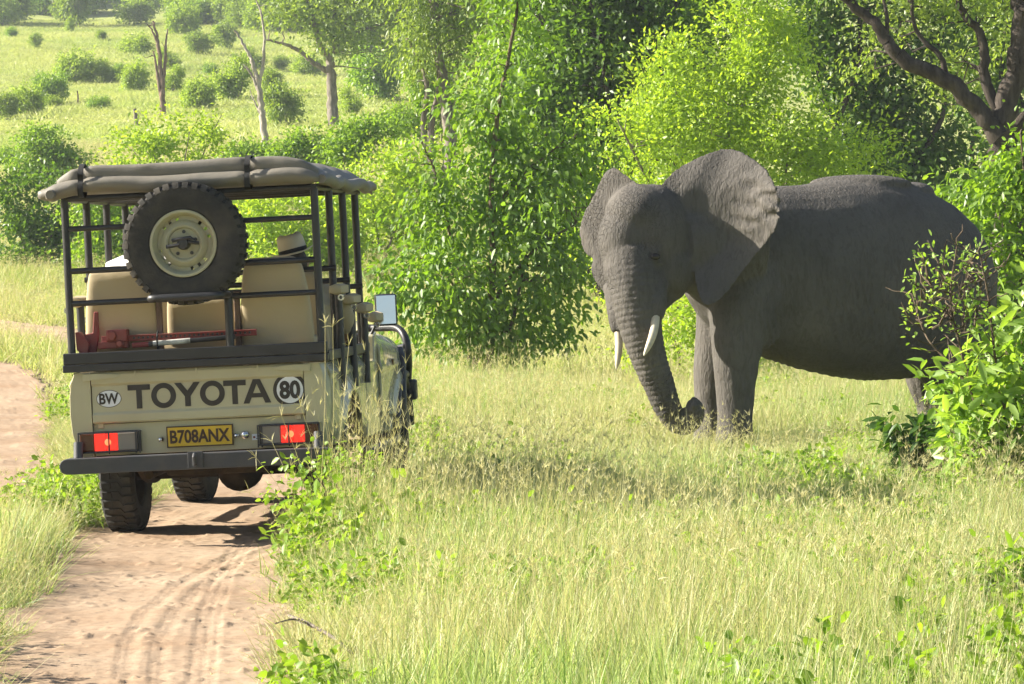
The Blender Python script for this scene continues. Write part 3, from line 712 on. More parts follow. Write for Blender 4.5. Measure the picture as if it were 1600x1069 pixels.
def disc(name, rx, ry, u, v, w, mat, parent, th=.002):
    mb = MB(); mb.prism(ellipse(rx, ry, 48), 0, th); me = mb.mesh(name); me.transform(RX); o = link(name, me, mat, parent); o.location = (u, v, w); return o
disc('country_sticker_edge', .084, .058, -.595, -.0212, .95, M['letter'], gate, .0015)
disc('country_sticker', .080, .054, -.595, -.0224, .95, M['sticker'], gate, .0015)
put_text('country_code', 'BW', .098, -.595, -.0255, .95, M['letter'], gate, .0028, .82)
disc('speed_sticker_rim', .112, .112, .615, -.0212, .955, M['letter'], gate, .0015)
disc('speed_sticker', .088, .088, .615, -.0224, .955, M['sticker'], gate, .0015)
put_text('speed_number', '80', .155, .615, -.0255, .955, M['letter'], gate, .0062, .88)
for u in (-.41, 0, .41): MB().box(u - .006, u + .006, -.040, -.03, 1.085, 1.128).build('gate_bracket', M['paint'], truck)
for s in (-1, 1):
    mb = MB(); mb.loft([[(s * (u0), -.036 - dv, w - dh), (s * u0, -.02, w - dh), (s * u0, -.02, w + dh), (s * u0, -.036 - dv, w + dh)] for u0, dv, w, dh in ((.76, .01, 1.095, .022), (.66, .022, 1.10, .02), (.55, .012, 1.10, .012), (.51, .0, 1.10, .004))])
    mb.build('gate_latch', M['paint'], truck, smooth=40)
# ---- bed: corner posts, side panels with wheel arch, valance
for s in (-1, 1):
    mb = MB()
    mb.loft([[(s * u, v, w) for u, w in ((.712, w_), (.735, w_), (o, w_), (o, w_))] for v, w_, o in ()]) if False else None
    prof = [(.80, .56), (.835, .62), (.865, .72), (.875, .85), (.872, .98), (.855, 1.07), (.835, 1.125)]
    rings = [[(s * .714, v, w) for _, w in prof] + [(s * (u - .02 * (v < -.01)), v, w) for u, w in reversed(prof)] for v in (-.03, -.012, .10)]
    mb.loft(rings); mb.build('corner_post', M['paint'], truck, smooth=35)
    # outer side panel: polygon with the arch cut, thickness inwards
    arch_c, arch_r = 1.02, .50
    a = np.linspace(math.radians(205), math.radians(-25), 26)
    top = [(.10, 1.12), (2.22, 1.12)]
    low = [(2.22, .56)] + [(arch_c + arch_r * math.cos(t), .40 + arch_r * math.sin(t)) for t in a[::-1] if .40 + arch_r * math.sin(t) > .56] + [(.10, .56)]
    grid = MB(); vs0 = np.linspace(.10, 2.22, 90); ws0 = np.linspace(.56, 1.125, 34)
    idxm = {}; verts = []; faces = []
    def side_u(v, w):
        u = np.interp(w, [.56, .62, .72, .85, .98, 1.07, 1.125], [.80, .835, .865, .875, .872, .855, .835])
        r = math.hypot(v - arch_c, w - .40)
        u += .035 * math.exp(-((r - arch_r - .02) / .05) ** 2)                  # arch lip
        u += .014 * math.exp(-((w - 1.045) / .018) ** 2)                         # waist ridge
        if .18 < v < .42 and .66 < w < .98: u -= .010                            # pressed panel
        if 1.62 < v < 2.12 and .66 < w < .98: u -= .010
        return u
    for j, w in enumerate(ws0):
        for i, v in enumerate(vs0):
            if math.hypot(v - arch_c, w - .40) >= arch_r - .012:
                idxm[i, j] = len(verts); verts.append((s * side_u(v, w), v, w))
    for j in range(len(ws0) - 1):
        for i in range(len(vs0) - 1):
            k = [(i, j), (i + 1, j), (i + 1, j + 1), (i, j + 1)]
            if all(q in idxm for q in k): faces.append(tuple(idxm[q] for q in k))
    grid.add(verts, faces); o = grid.build('side_panel', M['paint_side'], truck, smooth=50)
    sol = o.modifiers.new('thick', 'SOLIDIFY'); sol.thickness = .02; sol.offset = 0
    # rubber flare and mud flap
    mb = MB(); mb.tube([(s * .885, arch_c + (arch_r + .005) * math.cos(t), .40 + (arch_r + .005) * math.sin(t)) for t in np.linspace(math.radians(160), math.radians(20), 24)], .026, 8); mb.build('arch_flare', M['black'], truck, smooth=60)
MB().box(-.80, .80, .06, 2.22, .90, .94).build('bed_floor', M['under'], truck)
MB().box(-.71, .71, .002, .03, .575, .783).build('rear_valance', M['paint'], truck, bevel=.004)
for s in (-1, 1): MB().box(s * .66 - .02, s * .66 + .02, -.012, .001, .755, .795).build('gate_hinge', M['paint'], truck, bevel=.004)
# ---- tail lamps
for s in (-1, 1):
    lamp = MB().box(s * .60 - .205, s * .60 + .205, -.035, .0, .592, .735).build('tail_lamp', M['black'], truck, bevel=.006)
    sg = [(.795, .705, 'lamp_amber'), (.702, .622, 'lamp_on'), (.619, .545, 'lamp_on'), (.542, .415, 'lamp_clear')]
    for a, b, m in sg:
        MB().box(min(s * a, s * b), max(s * a, s * b), -.058, -.036, .607, .722).build('lens', M[m], lamp, bevel=.005)
    gl = MB(); gl.lathe([(.0005, -.0615), (.012, -.0612), (.021, -.0595), (.023, -.057)], 18, 'y', (s * .60 + .01 * s, 0, .664)); gl.build('bulb_glow', M['lamp_hot'], lamp, smooth=60)
    mb = MB()
    for w in (.600, .728): mb.tube([(s * .805, -.012, w), (s * .805, -.075, w), (s * .395, -.075, w), (s * .395, -.012, w)], .0055, 6)
    for u in (.805, .60, .42, .395): mb.tube([(s * u, -.075, .585), (s * u, -.075, .733)], .0055, 6)
    mb.build('lamp_guard', M['black'], lamp, smooth=60)
# ---- plate, small lamps, label, bumper
plate = MB().box(-.218, .218, -.020, -.004, .612, .742).build('number_plate', M['plate'], truck, bevel=.004)
mb = MB()
for a, b, c, d in ((-.222, .222, .607, .6145), (-.222, .222, .7395, .747), (-.222, -.2145, .6145, .7395), (.2145, .222, .6145, .7395)): mb.box(a, b, -.0235, -.0035, c, d)
mb.build('plate_frame', M['plate_txt'], plate)
put_text('plate_number', 'B708ANX', .118, 0, -.0222, .677, M['plate_txt'], plate, .0034, .80)
for u, w, r in ((-.262, .665, .018), (.245, .668, .017), (.302, .670, .026)):
    mb = MB(); mb.lathe([(.0005, -.05), (r * .55, -.045), (r * .62, -.03), (r, -.025), (r * 1.15, -.012), (r * 1.15, .004)], 16, 'y', (u, 0, w)); mb.build('plate_lamp', M['chrome'], truck, smooth=50)
lab = MB().box(.345, .425, -.0035, .0005, .632, .672).build('data_label', M['sticker'], truck)
mb = MB(); mb.box(.352, .366, -.005, -.0036, .645, .658); mb.build('label_mark', M['red_jack'], lab)
mb = MB(); mb.box(.378, .412, -.005, -.0036, .655, .664); mb.box(.372, .412, -.005, -.0036, .640, .645); mb.build('label_print', M['letter'], lab)
mb = MB(); hb_, e = .052, []
poly = [(-.91 + .052 * (1 - math.cos(t)), .52 + .052 * math.sin(t)) for t in np.linspace(-math.pi / 2, math.pi / 2, 9)] + [(.91 - .052 * (1 - math.cos(t)), .52 + .052 * math.sin(t)) for t in np.linspace(math.pi / 2, -math.pi / 2, 9)]
mb.prism(poly, .10, .23, RX); mb.build('bumper', M['bumper'], truck, bevel=.006)
mb = MB(); mb.box(-.05, .05, -.26, -.228, .475, .585); mb.tube([(0, -.26, .50), (0, -.29, .50), (0, -.30, .55), (0, -.27, .57)], .014, 8); mb.build('tow_hitch', M['bumper'], truck, bevel=.004)
for s in (-1, 1):
    mb = MB(); mb.tube([(s * .80, -.13, .565), (s * .80, -.10, .67)], .032, 12); mb.build('bumper_stay', M['bumper'], truck, smooth=50)
    MB().box(s * .45 - .03, s * .45 + .03, -.11, .5, .48, .56).build('bumper_bracket', M['under'], truck)
# ---- wheels
def wheel(name, c, axis='x', R=.405, W=.235, parent=None, side=1):
    """axis x: road wheel, y: the spare; side gives where the outer face looks"""
    root_tyre = MB(); h = W / 2
    prof = [(.215, -h * .72), (.235, -h * .88), (.29, -h * .98), (.345, -h), (.375, -h * .93), (R - .022, -h * .80), (R - .014, -h * .4), (R - .012, 0), (R - .014, h * .4), (R - .022, h * .80), (.375, h * .93), (.345, h), (.29, h * .98), (.235, h * .88), (.215, h * .72)]
    root_tyre.lathe(prof, 64, axis, (0, 0, 0))
    def pt(r, t, a): return (a, r * math.cos(t), r * math.sin(t)) if axis == 'x' else (r * math.cos(t), a, r * math.sin(t))
    n = 38
    for k in range(n):
        for s in (-1, 1):
            t0 = (k + (.5 if s > 0 else 0)) * 2 * math.pi / n; dt = .62 * math.pi / n
            pr = [(R - .020, h * .30), (R, h * .34), (R, h * .84), (R - .018, h * .97), (.362, h * 1.03), (.358, h * .90)]
            rings = [[pt(r, t0 + q, s * a) for r, a in pr] for q in (-dt, dt)]
            root_tyre.loft(rings)
        t0 = k * 2 * math.pi / n; dt = .68 * math.pi / n; z = .05 * math.sin(k * math.pi)
        rings = [[pt(r, t0 + q, a + .012 * (1 if q > 0 else -1)) for r, a in ((R - .02, -h * .22), (R - .001, -h * .22), (R - .001, h * .22), (R - .02, h * .22))] for q in (-dt, dt)]
        root_tyre.loft(rings)
    w = empty(name, c) if parent is None else empty(name, c)
    w.parent = parent
    root_tyre.build('tyre', M['rubber'], w, smooth=30)
    rim = MB(); f = side * h
    rim.lathe([(.222, f * .86), (.218, f * .90), (.205, f * .90), (.196, f * .80), (.190, f * .45), (.180, f * .30)], 48, axis)
    rim.lathe([(.180, f * .30), (.180, -f * .6), (.205, -f * .8), (.22, -f * .8)], 48, axis)
    rim.lathe([(.158, f * .36), (.145, f * .50), (.120, f * .62), (.108, f * .58), (.100, f * .42), (.060, f * .40), (.0005, f * .40)], 48, axis)
    for g in range(20):           # web between the slots
        t0 = g * 2 * math.pi / 20; solid = .62 if g % 5 < 3 else 1.0
        aa = np.linspace(t0, t0 + solid * 2 * math.pi / 20, 4)
        rim.add([pt(r, t, a) for t in aa for r, a in ((.1815, f * .31), (.157, f * .362))], [(2 * i, 2 * i + 1, 2 * i + 3, 2 * i + 2) for i in range(3)])
    rim.build('rim', M['rim'] if axis == 'y' else M['under'], w, smooth=40, fix=False)
    mb = MB()
    for k in range(5):
        t = math.radians(90 + 72 * k); p = pt(.078, t, f * .405)
        mb.lathe([(.0005, f * .06), (.012, f * .06), (.012, 0)], 8, axis, p)
    mb.build('wheel_nut', M['black'], w)
    return w
wheel('wheel', (-.70, 1.02, .405), 'x', parent=truck, side=-1)
wheel('wheel', (.70, 1.02, .405), 'x', parent=truck, side=1)
wheel('wheel', (-.74, 4.2, .405), 'x', parent=truck, side=-1).rotation_euler = (0, 0, math.radians(-4))
wheel('wheel', (.74, 4.2, .405), 'x', parent=truck, side=1).rotation_euler = (0, 0, math.radians(-4))
spare = wheel('spare_wheel', (-.005, -.175, 1.95), 'y', R=.405, W=.225, parent=truck, side=-1)
mb = MB(); mb.lathe([(.0005, -.130), (.034, -.128), (.042, -.11), (.042, -.04)], 20, 'y'); mb.tube([(-.11, -.115, -.018), (-.02, -.122, -.008)], .012, 8); mb.tube([(-.07, -.112, .022), (-.02, -.12, .028), (.05, -.118, .036), (.075, -.10, .012)], .013, 8); mb.tube([(.0, -.11, .02), (.085, -.105, .0), (.105, -.105, .0)], .012, 8)
mb.build('clamp_handle', M['black'], spare, smooth=50)
# ---- underbody
mb = MB(); mb.tube([(-.62, 1.02, .40), (.62, 1.02, .40)], .05, 12); mb.lathe([(.0005, -.17), (.10, -.14), (.155, -.06), (.155, .06), (.10, .14), (.0005, .17)], 20, 'y', (.10, 1.02, .40)); mb.build('rear_axle', M['under'], truck, smooth=50)
for s in (-1, 1):
    mb = MB(); q = bez([(s * .50, .30, .55), (s * .50, .65, .40), (s * .50, 1.02, .36), (s * .50, 1.4, .42), (s * .50, 1.75, .56)], 5); mb.tube(q, .035, 6); mb.build('leaf_spring', M['under'], truck)
    MB().box(s * .45 - .04, s * .45 + .04, .2, 4.5, .54, .68).build('chassis_rail', M['under'], truck)
MB().box(-.30, .40, .32, .82, .40, .60).build('fuel_tank', M['under'], truck, bevel=.03)
MB().box(-.78, .78, .05, .30, .50, .60).build('cross_member', M['under'], truck, bevel=.01)
mb = MB(); mb.tube(bez([(-.40, .25, .42), (-.36, .6, .44), (-.3, 1.4, .45), (-.3, 2.4, .40)], 5), .03, 10); mb.build('exhaust_pipe', M['under'], truck, smooth=50)
mb = MB(); mb.tube([(-.66, 4.2, .38), (.66, 4.2, .38)], .05, 10); mb.lathe([(.0005, -.14), (.12, -.08), (.12, .08), (.0005, .14)], 16, 'y', (.2, 4.2, .38)); mb.build('front_axle', M['under'], truck, smooth=50)
# ---- cab and bonnet
mb = MB()
cabp = [(2.24, .52), (2.24, 1.06), (2.86, 1.06), (2.90, 1.24), (3.06, 1.27), (3.06, .52)]
for s in (-1, 1):
    m1 = MB(); m1.prism([(v, w) for v, w in cabp], 0, .05, Matrix(((0, 0, s, s * .80), (1, 0, 0, 0), (0, 1, 0, 0), (0, 0, 0, 1)))); m1.build('cab_side', M['paint_side'], truck, bevel=.012)
    # front wing with arch
    verts, faces, im = [], [], {}
    vs1, ws1 = np.linspace(3.05, 4.62, 64), np.linspace(.50, 1.27, 34)
    for j, w in enumerate(ws1):
        for i, v in enumerate(vs1):
            if math.hypot(v - 4.2, w - .42) < .47: continue
            top = np.interp(v, [3.05, 3.4, 4.3, 4.62], [1.27, 1.25, 1.20, 1.12]); ww = .50 + (w - .50) * (top - .50) / .77
            u = .86 + .035 * math.exp(-((math.hypot(v - 4.2, ww - .42) - .50) / .05) ** 2) - .10 * max(0, (ww - top + .16) / .16) ** 2 - .03 * (ww < .62) + .015 * math.exp(-((ww - 1.0) / .02) ** 2)
            u += .03 * np.clip((v - 3.3) / .6, 0, 1) * math.exp(-((ww - 1.05) / .22) ** 2)
            im[i, j] = len(verts); verts.append((s * u, v, ww))
    for j in range(len(ws1) - 1):
        for i in range(len(vs1) - 1):
            k = [(i, j), (i + 1, j), (i + 1, j + 1), (i, j + 1)]
            if all(q in im for q in k): faces.append(tuple(im[q] for q in k))
    m2 = MB(); m2.add(verts, faces); o = m2.build('front_wing', M['paint_side'], truck, smooth=50); so = o.modifiers.new('thick', 'SOLIDIFY'); so.thickness = .02; so.offset = 0
    m3 = MB(); m3.tube([(s * .90, 4.2 + .485 * math.cos(t), .42 + .485 * math.sin(t)) for t in np.linspace(math.radians(170), math.radians(10), 24)], .03, 8); m3.build('arch_flare', M['black'], truck, smooth=60)
    m4 = MB(); m4.box(s * .895 - .008, s * .895 + .008, 3.62, 3.70, 1.00, 1.045); m4.build('side_marker', M['lamp_amber'], truck, bevel=.004)
    m5 = MB(); m5.tube(fillet([(s * .80, 1.70, .48), (s * .92, 1.74, .44), (s * .92, 3.60, .44), (s * .80, 3.66, .48)], .08), .034, 10); m5.build('side_step', M['black'], truck, smooth=60)
mb = MB(); rows = []
for v, w0 in ((3.04, 1.275), (3.25, 1.285), (3.6, 1.27), (4.1, 1.245), (4.5, 1.20), (4.62, 1.13)):
    rows.append([(u, v, w0 + .025 * (1 - (u / .78) ** 2) + .03 * math.exp(-((abs(u) - .55) / .05) ** 2) * 0 - .05 * max(0, (abs(u) - .66) / .12) ** 2) for u in np.linspace(-.78, .78, 25)])
mb.loft(rows, closed=False); o = mb.build('bonnet', M['paint_side'], truck, smooth=60)
MB().box(-.80, .80, 2.90, 3.05, 1.0, 1.262).build('dashboard', M['black'], truck, bevel=.03)
MB().box(-.78, .78, 4.60, 4.66, .55, 1.12).build('radiator_grille', M['black'], truck, bevel=.02)
MB().box(-.80, .80, 2.24, 3.0, .56, .60).build('cab_floor', M['under'], truck)
mb = MB(); mb.tube(fillet([(-.72, 3.04, 1.27), (-.70, 3.12, 1.34), (.70, 3.12, 1.34), (.72, 3.04, 1.27)], .05), .022, 8); mb.build('windscreen_frame', M['paint_side'], truck, smooth=60)
mb = MB(); mb.lathe([(.178, -.014), (.192, 0), (.178, .014), (.166, 0)], 32, 'y', close=True); mb.tube([(-.17, 0, 0), (.17, 0, 0)], .012, 6); mb.tube([(0, 0, 0), (0, .30, -.08)], .022, 8); o = mb.build('steering_wheel', M['black'], truck, smooth=50); o.location = (.38, 2.72, 1.22); o.rotation_euler = (math.radians(-22), 0, 0)
for s in (-1, 1):
    mir = MB().box(-.082, .082, -.012, .03, -.118, .118).build('wing_mirror', M['black'], truck, bevel=.02); mir.location = (s * .945, 2.93, 1.425); mir.rotation_euler = (math.radians(-3.5), 0, math.radians(6 * s))
    MB().box(-.070, .070, -.016, -.0125, -.106, .106).build('mirror_glass', M['mirror'], mir, bevel=.0015)
    mb = MB(); mb.tube(fillet([(0, .02, -.04), (-s * .06, .04, -.06), (-s * .12, .06, -.18)], .03), .012, 8); mb.build('mirror_arm', M['black'], mir, smooth=60)
# ---- bull bar
mb = MB()
for s in (-1, 1):
    mb.tube(fillet([(s * .62, 4.78, .62), (s * .87, 4.72, .70), (s * .915, 4.60, .98), (s * .915, 4.56, 1.16), (s * .85, 4.66, 1.27), (s * .60, 4.80, 1.27)], .10), .030, 12)
    mb.tube(fillet([(s * .89, 4.62, .90), (s * .905, 4.30, .92), (s * .89, 4.20, .80)], .05), .028, 10)
    mb.tube([(s * .905, 4.56, 1.12), (s * .80, 4.78, 1.10), (s * .30, 4.82, 1.10)], .026, 10)
mb.tube([(-.62, 4.79, 1.27), (.62, 4.79, 1.27)], .030, 12); mb.tube([(-.35, 4.8, .6), (-.35, 4.8, 1.27)], .03, 10); mb.tube([(.35, 4.8, .6), (.35, 4.8, 1.27)], .03, 10)
mb.build('bull_bar', M['black'], truck, smooth=60)
MB().box(-.90, .90, 4.56, 4.76, .46, .64).build('front_bumper', M['bumper'], truck, bevel=.03)
for s in (-1, 1):
    mb = MB(); mb.tube(fillet([(s * .915, 4.05, .34), (s * .915, 4.02, .70), (s * .915, 4.10, 1.03), (s * .89, 4.20, 1.10)], .08), .034, 10); mb.build('wing_bar', M['black'], truck, smooth=60)
    o = MB().box(s * .915 - .06, s * .915 + .06, 4.5, 4.62, .70, .86).build('bar_lamp', M['black'], truck, bevel=.02)

# ---- cage
UC, VP = .835, (.02, .78, 1.52, 2.25)
MB().box(-.885, .885, -.075, -.01, 1.135, 1.185).build('cage_beam', M['black'], truck, bevel=.006)
MB().box(-.88, .88, -.070, -.005, 1.188, 1.262).build('cage_beam', M['black'], truck, bevel=.006)
for s in (-1, 1): MB().box(s * .86 - .028, s * .86 + .028, -.004, 2.30, 1.137, 1.20).build('cage_side_rail', M['black'], truck, bevel=.005)
for v in VP:
    for s in (-1, 1):
        mb = MB(); mb.tube([(s * UC, v, 1.20 if v > .1 else 1.16), (s * UC, v, 2.275)], .026, 12); mb.build('cage_post', M['black'], truck, smooth=60)
def bar(pts, r=.02, name='cage_bar'): mb = MB(); mb.tube(pts, r, 10); return mb.build(name, M['black'], truck, smooth=60)
for w, r in ((1.59, .020), (1.805, .021), (2.085, .019), (2.285, .021)): bar([(-UC, -.0 + .02, w), (UC, .02, w)], r)
for v, w in ((.78, 1.745), (1.52, 1.66), (2.25, 1.61)): bar([(-UC - .03, v - .03, w), (UC + .03, v - .03, w)], .02)
for v in VP[1:]: bar([(-UC, v, 2.29), (UC, v, 2.29)], .019, 'roof_bow')
for s in (-1, 1): bar([(s * UC, .0, 2.285), (s * UC, 2.45, 2.285)], .020, 'roof_rail')
mb = MB(); mb.tube(fillet([(-.02, .02, 1.60), (-.24, -.03, 1.60), (-.24, -.305, 1.60), (.22, -.305, 1.60), (.24, -.03, 1.60), (.2, .02, 1.60)], .05), .026, 10); mb.tube([(.235, -.02, 1.60), (.235, -.03, 1.25)], .028, 8); mb.tube([(-.015, .02, 1.6), (-.015, .02, 2.1)], .02, 8); mb.tube([(-.015, .02, 1.925), (-.015, -.14, 1.925)], .03, 8)
mb.build('spare_carrier', M['black'], truck, smooth=60)
for s in (-1, 1):
    for v, w in ((.62, 1.60), (1.30, 1.525), (2.02, 1.455), (2.62, 1.38)):
        mb = MB(); mb.loft([[(s * (.89 + a * .045 * k), vv, w + b * .04 * k) for a, b in ((-1, -.6), (0, -1), (1, -.6), (1, .6), (0, 1), (-1, .6))] for vv, k in ((v - .20, .6), (v - .19, .9), (v - .05, 1), (v + .20, 1), (v + .22, .6))])
        mb.build('armrest', M['sticker'] if False else M['seat_pale'] if 'seat_pale' in M else M['seat'], truck, smooth=50)
        if v < 2.3:
            mb = MB(); mb.tube([(s * .885, v + .02, w - .03), (s * .885, v + .02, 1.14 - .22)], .027, 8); mb.build('armrest_post', M['black'], truck, smooth=60)
        mb = MB(); mb.lathe([(.012, -.012), (.022, -.012), (.022, .012), (.012, .012)], 12, 'y', (s * .93, v - .21, w - .055), close=True); mb.build('latch_ring', M['chrome'], truck, smooth=50)
# ---- canvas roof
def roof():
    mb = MB(); rows = []; us = np.linspace(-1, 1, 49); rng = np.random.default_rng(4)
    for v in np.linspace(-.02, 2.75, 56):
        row = []
        for k in us:
            u = k * .90; a = abs(k)
            w = 2.485 - .022 * (a < .8) * a * a - .155 * np.clip((a - .68) / .32, 0, 1) ** 1.7
            w += -.012 * math.cos(v / .745 * 2 * math.pi) ** 2 * -1 * .5 - .008 * math.cos((v - .02) / .745 * 2 * math.pi)
            w += .010 * (float(vnoise(u * 5, v * 3, 51)) - .5)
            if v > 2.5: w -= .06 * ((v - 2.5) / .25) ** 2
            row.append((u + .02 * np.sign(k) * max(0, a - .9) * 10 * .3, v, w))
        rows.append(row)
    mb.loft(rows, closed=False); o = mb.build('canvas_roof', M['canvas'], truck, smooth=70); so = o.modifiers.new('thick', 'SOLIDIFY'); so.thickness = .014; so.offset = 0
    # side flaps rolled up under each eave
    for s in (-1, 1):
        mb = MB(); q = np.array([(s * (.905 + .018 * math.sin(v * 4)), v, 2.325 + .012 * math.sin(v * 7 + s)) for v in np.linspace(-.16 if s < 0 else -.06, 2.92, 40)])
        rr = .042 * (1 + .07 * np.sin(np.arange(40) * .7)); rr[0] *= .7; rr[-4:] *= [.95, .85, .8, .75]
        mb.tube(q, rr, 12); mb.build('rolled_side_flap', M['canvas'], truck, smooth=70)
    # rear flap: an upper fold draped over and a lower roll
    def fold(name, w_of_u, ru, rv, u0, u1, v0, seed, box=1.0):
        rng = np.random.default_rng(seed); rings = []; n = 18
        us2 = np.linspace(u0, u1, 70)
        for i, u in enumerate(us2):
            end = min(1, (i + 1) / 5, (70 - i) / 5) ** .5
            ring = []
            for t in np.arange(n) * 2 * math.pi / n:
                k = 1 + .22 * (float(vnoise(u * 3.3, (t if t < 3.14 else 6.28 - t) * 1.5 + seed, 61 + seed)) - .5) + .10 * (float(vnoise(u * 9 + t * 1.0, seed, 62)) - .5)
                pinch = 1 - .25 * math.exp(-((u + .69) / .03) ** 2) - .25 * math.exp(-((u - .42) / .03) ** 2)
                ca, sa = math.cos(t), math.sin(t); ring.append((u, v0 + rv * k * end * pinch * np.sign(ca) * abs(ca) ** box, w_of_u(u) + ru * (1 + .5 * (k - 1)) * end * pinch * np.sign(sa) * abs(sa) ** box))
            rings.append(ring)
        mb = MB(); mb.loft(rings); return mb.build(name, M['canvas'], truck, smooth=75)
    edge = lambda u: -.10 * np.clip((abs(u) - .62) / .32, 0, 1) ** 1.6
    fold('upper_fold', lambda u: 2.440 + .9 * edge(u) + .006 * math.sin(u * 5), .058, .07, -.87, .875, .0, 1, .5)
    fold('rolled_rear_flap', lambda u: 2.366 + .55 * edge(u) - .010 * math.cos(u * 3.1) + .004 * math.sin(u * 9), .054, .068, -.99, .885, -.055, 2)
    for u in (-.69, .42):
        mb = MB(); ring = [(-.105, 2.40), (-.125, 2.36), (-.11, 2.30), (-.02, 2.295), (.03, 2.33), (.06, 2.40), (.05, 2.47), (-.01, 2.505), (-.07, 2.49), (-.112, 2.445)]
        p = bez(ring + [ring[0]], 4)
        mb.loft([[(u - .022 + .01 * (w - 2.4) * 3 + dx, v * k + 0, 2.395 + (w - 2.395) * k) for v, w in p[:-1]] for dx, k in ((0, 1.0), (0, 1.06), (.036, 1.06), (.036, 1.0))], cap=False); mb.build('roof_strap', M['strap'], truck, smooth=50)
    mb = MB(); rows = [[(u, v, 2.34 - .035 * math.sin((v - .0) / .75 * math.pi) ** 2 - .02 * float(vnoise(u * 4, v * 4, 71))) for u in np.linspace(-.80, .80, 25)] for v in np.linspace(.05, 2.5, 40)]
    mb.loft(rows, closed=False); o = mb.build('roof_lining', M['canvas'], truck, smooth=70)
M['seat_pale'] = pmat('armrest_pale_vinyl', (.40, .40, .37), .5, var=.1)
roof()
# ---- seats (three raised rows)
def cushion(name, u0, u1, v, w0, w1, th, top_in=.06, mat='seat', lean=.10, parent=None):
    mb = MB(); rings = []; n = 28
    for k, t in enumerate(np.linspace(0, 1, 14)):
        w = w0 + (w1 - w0) * t
        e = math.sqrt(max(.02, 1 - max(0, (t - .86) / .14) ** 2)) if t > .86 else (math.sqrt(max(.05, 1 - ((.06 - t) / .06) ** 2)) if t < .06 else 1)
        hw = (u1 - u0) / 2 - top_in * t ** 2.2 - .03 * (1 - e); tk = th * (.9 + .25 * math.sin(t * math.pi)) * e
        ring = []
        for a in np.arange(n) * 2 * math.pi / n:
            c, s_ = math.cos(a), math.sin(a)
            ring.append(((u0 + u1) / 2 + hw * np.sign(c) * abs(c) ** .35, v - lean * t * .0 + lean * (-t) + tk * np.sign(s_) * abs(s_) ** .45, w + .006 * math.sin(c * 4)))
        rings.append(ring)
    mb.loft(rings); return mb.build(name, M[mat], parent or truck, smooth=60)
for r, (v, dw) in enumerate(((.24, 0), (1.02, -.09), (1.78, -.17))):
    for u0, u1, top in ((-.77, -.265, 1.82), (.275, .765, 1.83)):
        cushion('seat_back', u0, u1, v, 1.20 + dw, top + dw, .055)
        MB().box(u0 + .04, u1 - .04, v - .085 - .10, v - .02, 1.10 + dw, 1.21 + dw).build('seat_edge', M['seat'], truck, bevel=.03) if r == 0 and u0 > 0 else None
    cushion('seat_back', -.245, .245, v + .16, 1.14 + dw, 1.60 + dw, .05, .02)
    MB().box(-.76, .76, v + .08, v + .50, 1.17 + dw, 1.30 + dw).build('seat_cushion', M['seat'], truck, bevel=.04)
for s in (-1, 1):      # brown seat uprights
    MB().box(s * .262 - .018, s * .262 + .018, .15, .20, 1.10, 1.62).build('seat_upright', M['under'] if False else M['bark_red'], truck, bevel=.004)

# ---- high-lift jack lying behind the seats
def T3(p): return Matrix.Translation(TRUCK_LOC) @ Matrix.Rotation(-YAW, 4, 'Z') @ Matrix.Rotation(-ROLL, 4, 'Y') @ Vector(p)
jack = empty('high_lift_jack', T3((-.76, .07, 1.28)), TRUCK_ROT, label='red high-lift jack with black handle lying behind the truck seats', cat='jack')
jb = MB(); jb.box(.12, 1.16, -.010, .012, .050, .076)
jb.box(.12, 1.16, -.016, .018, .074, .084); jb.box(.12, 1.16, -.016, .018, .042, .052); jb.build('jack_bar', M['red_jack'], jack, bevel=.003)
jb = MB()
for i in range(26): jb.lathe([(.0005, -.0185), (.008, -.0185), (.008, -.009)], 8, 'y', (.34 + i * .031, 0, .064))
jb.build('bar_hole', M['black'], jack)
jb = MB(); jb.box(.10, .30, -.05, .04, .0, .045); jb.box(.16, .30, -.06, .05, .045, .125); jb.lathe([(.0005, -.08), (.03, -.08), (.035, -.05)], 14, 'y', (.20, 0, .085)); jb.lathe([(.0005, -.08), (.022, -.08), (.028, -.05)], 14, 'y', (.25, 0, .03)); jb.build('jack_mechanism', M['red_jack'], jack, bevel=.008)
jb = MB(); jb.prism([(.0, -.05), (.07, -.05), (.10, .10), (.10, .25), (.07, .25), (.055, .11), (-.01, .10)], -.04, -.025, RX); jb.prism([(-.045, .0), (.02, -.05), (.04, .04), (-.02, .12), (-.05, .12)], -.05, .04, RX); jb.build('jack_foot', M['red_jack'], jack, bevel=.006)
jb = MB(); jb.tube([(.33, -.035, .015), (.44, -.035, .018)], .019, 10); jb.build('handle_socket', M['red_jack'], jack, smooth=60)
jb = MB(); jb.tube([(.44, -.035, .018), (1.02, -.035, .040)], .017, 10); jb.build('jack_handle', M['black'], jack, smooth=60)
jb = MB(); jb.tube([(.47, -.036, .020), (.72, -.036, .029)], .0185, 10); jb.build('handle_grip', M['white_paint'], jack, smooth=60)
jb = MB(); jb.tube([(.50, -.04, -.06), (.50, -.055, .05), (.50, -.02, .10), (.50, .03, .05), (.50, .0, -.06)], .006, 6); jb.build('tie_down', M['strap'], jack)

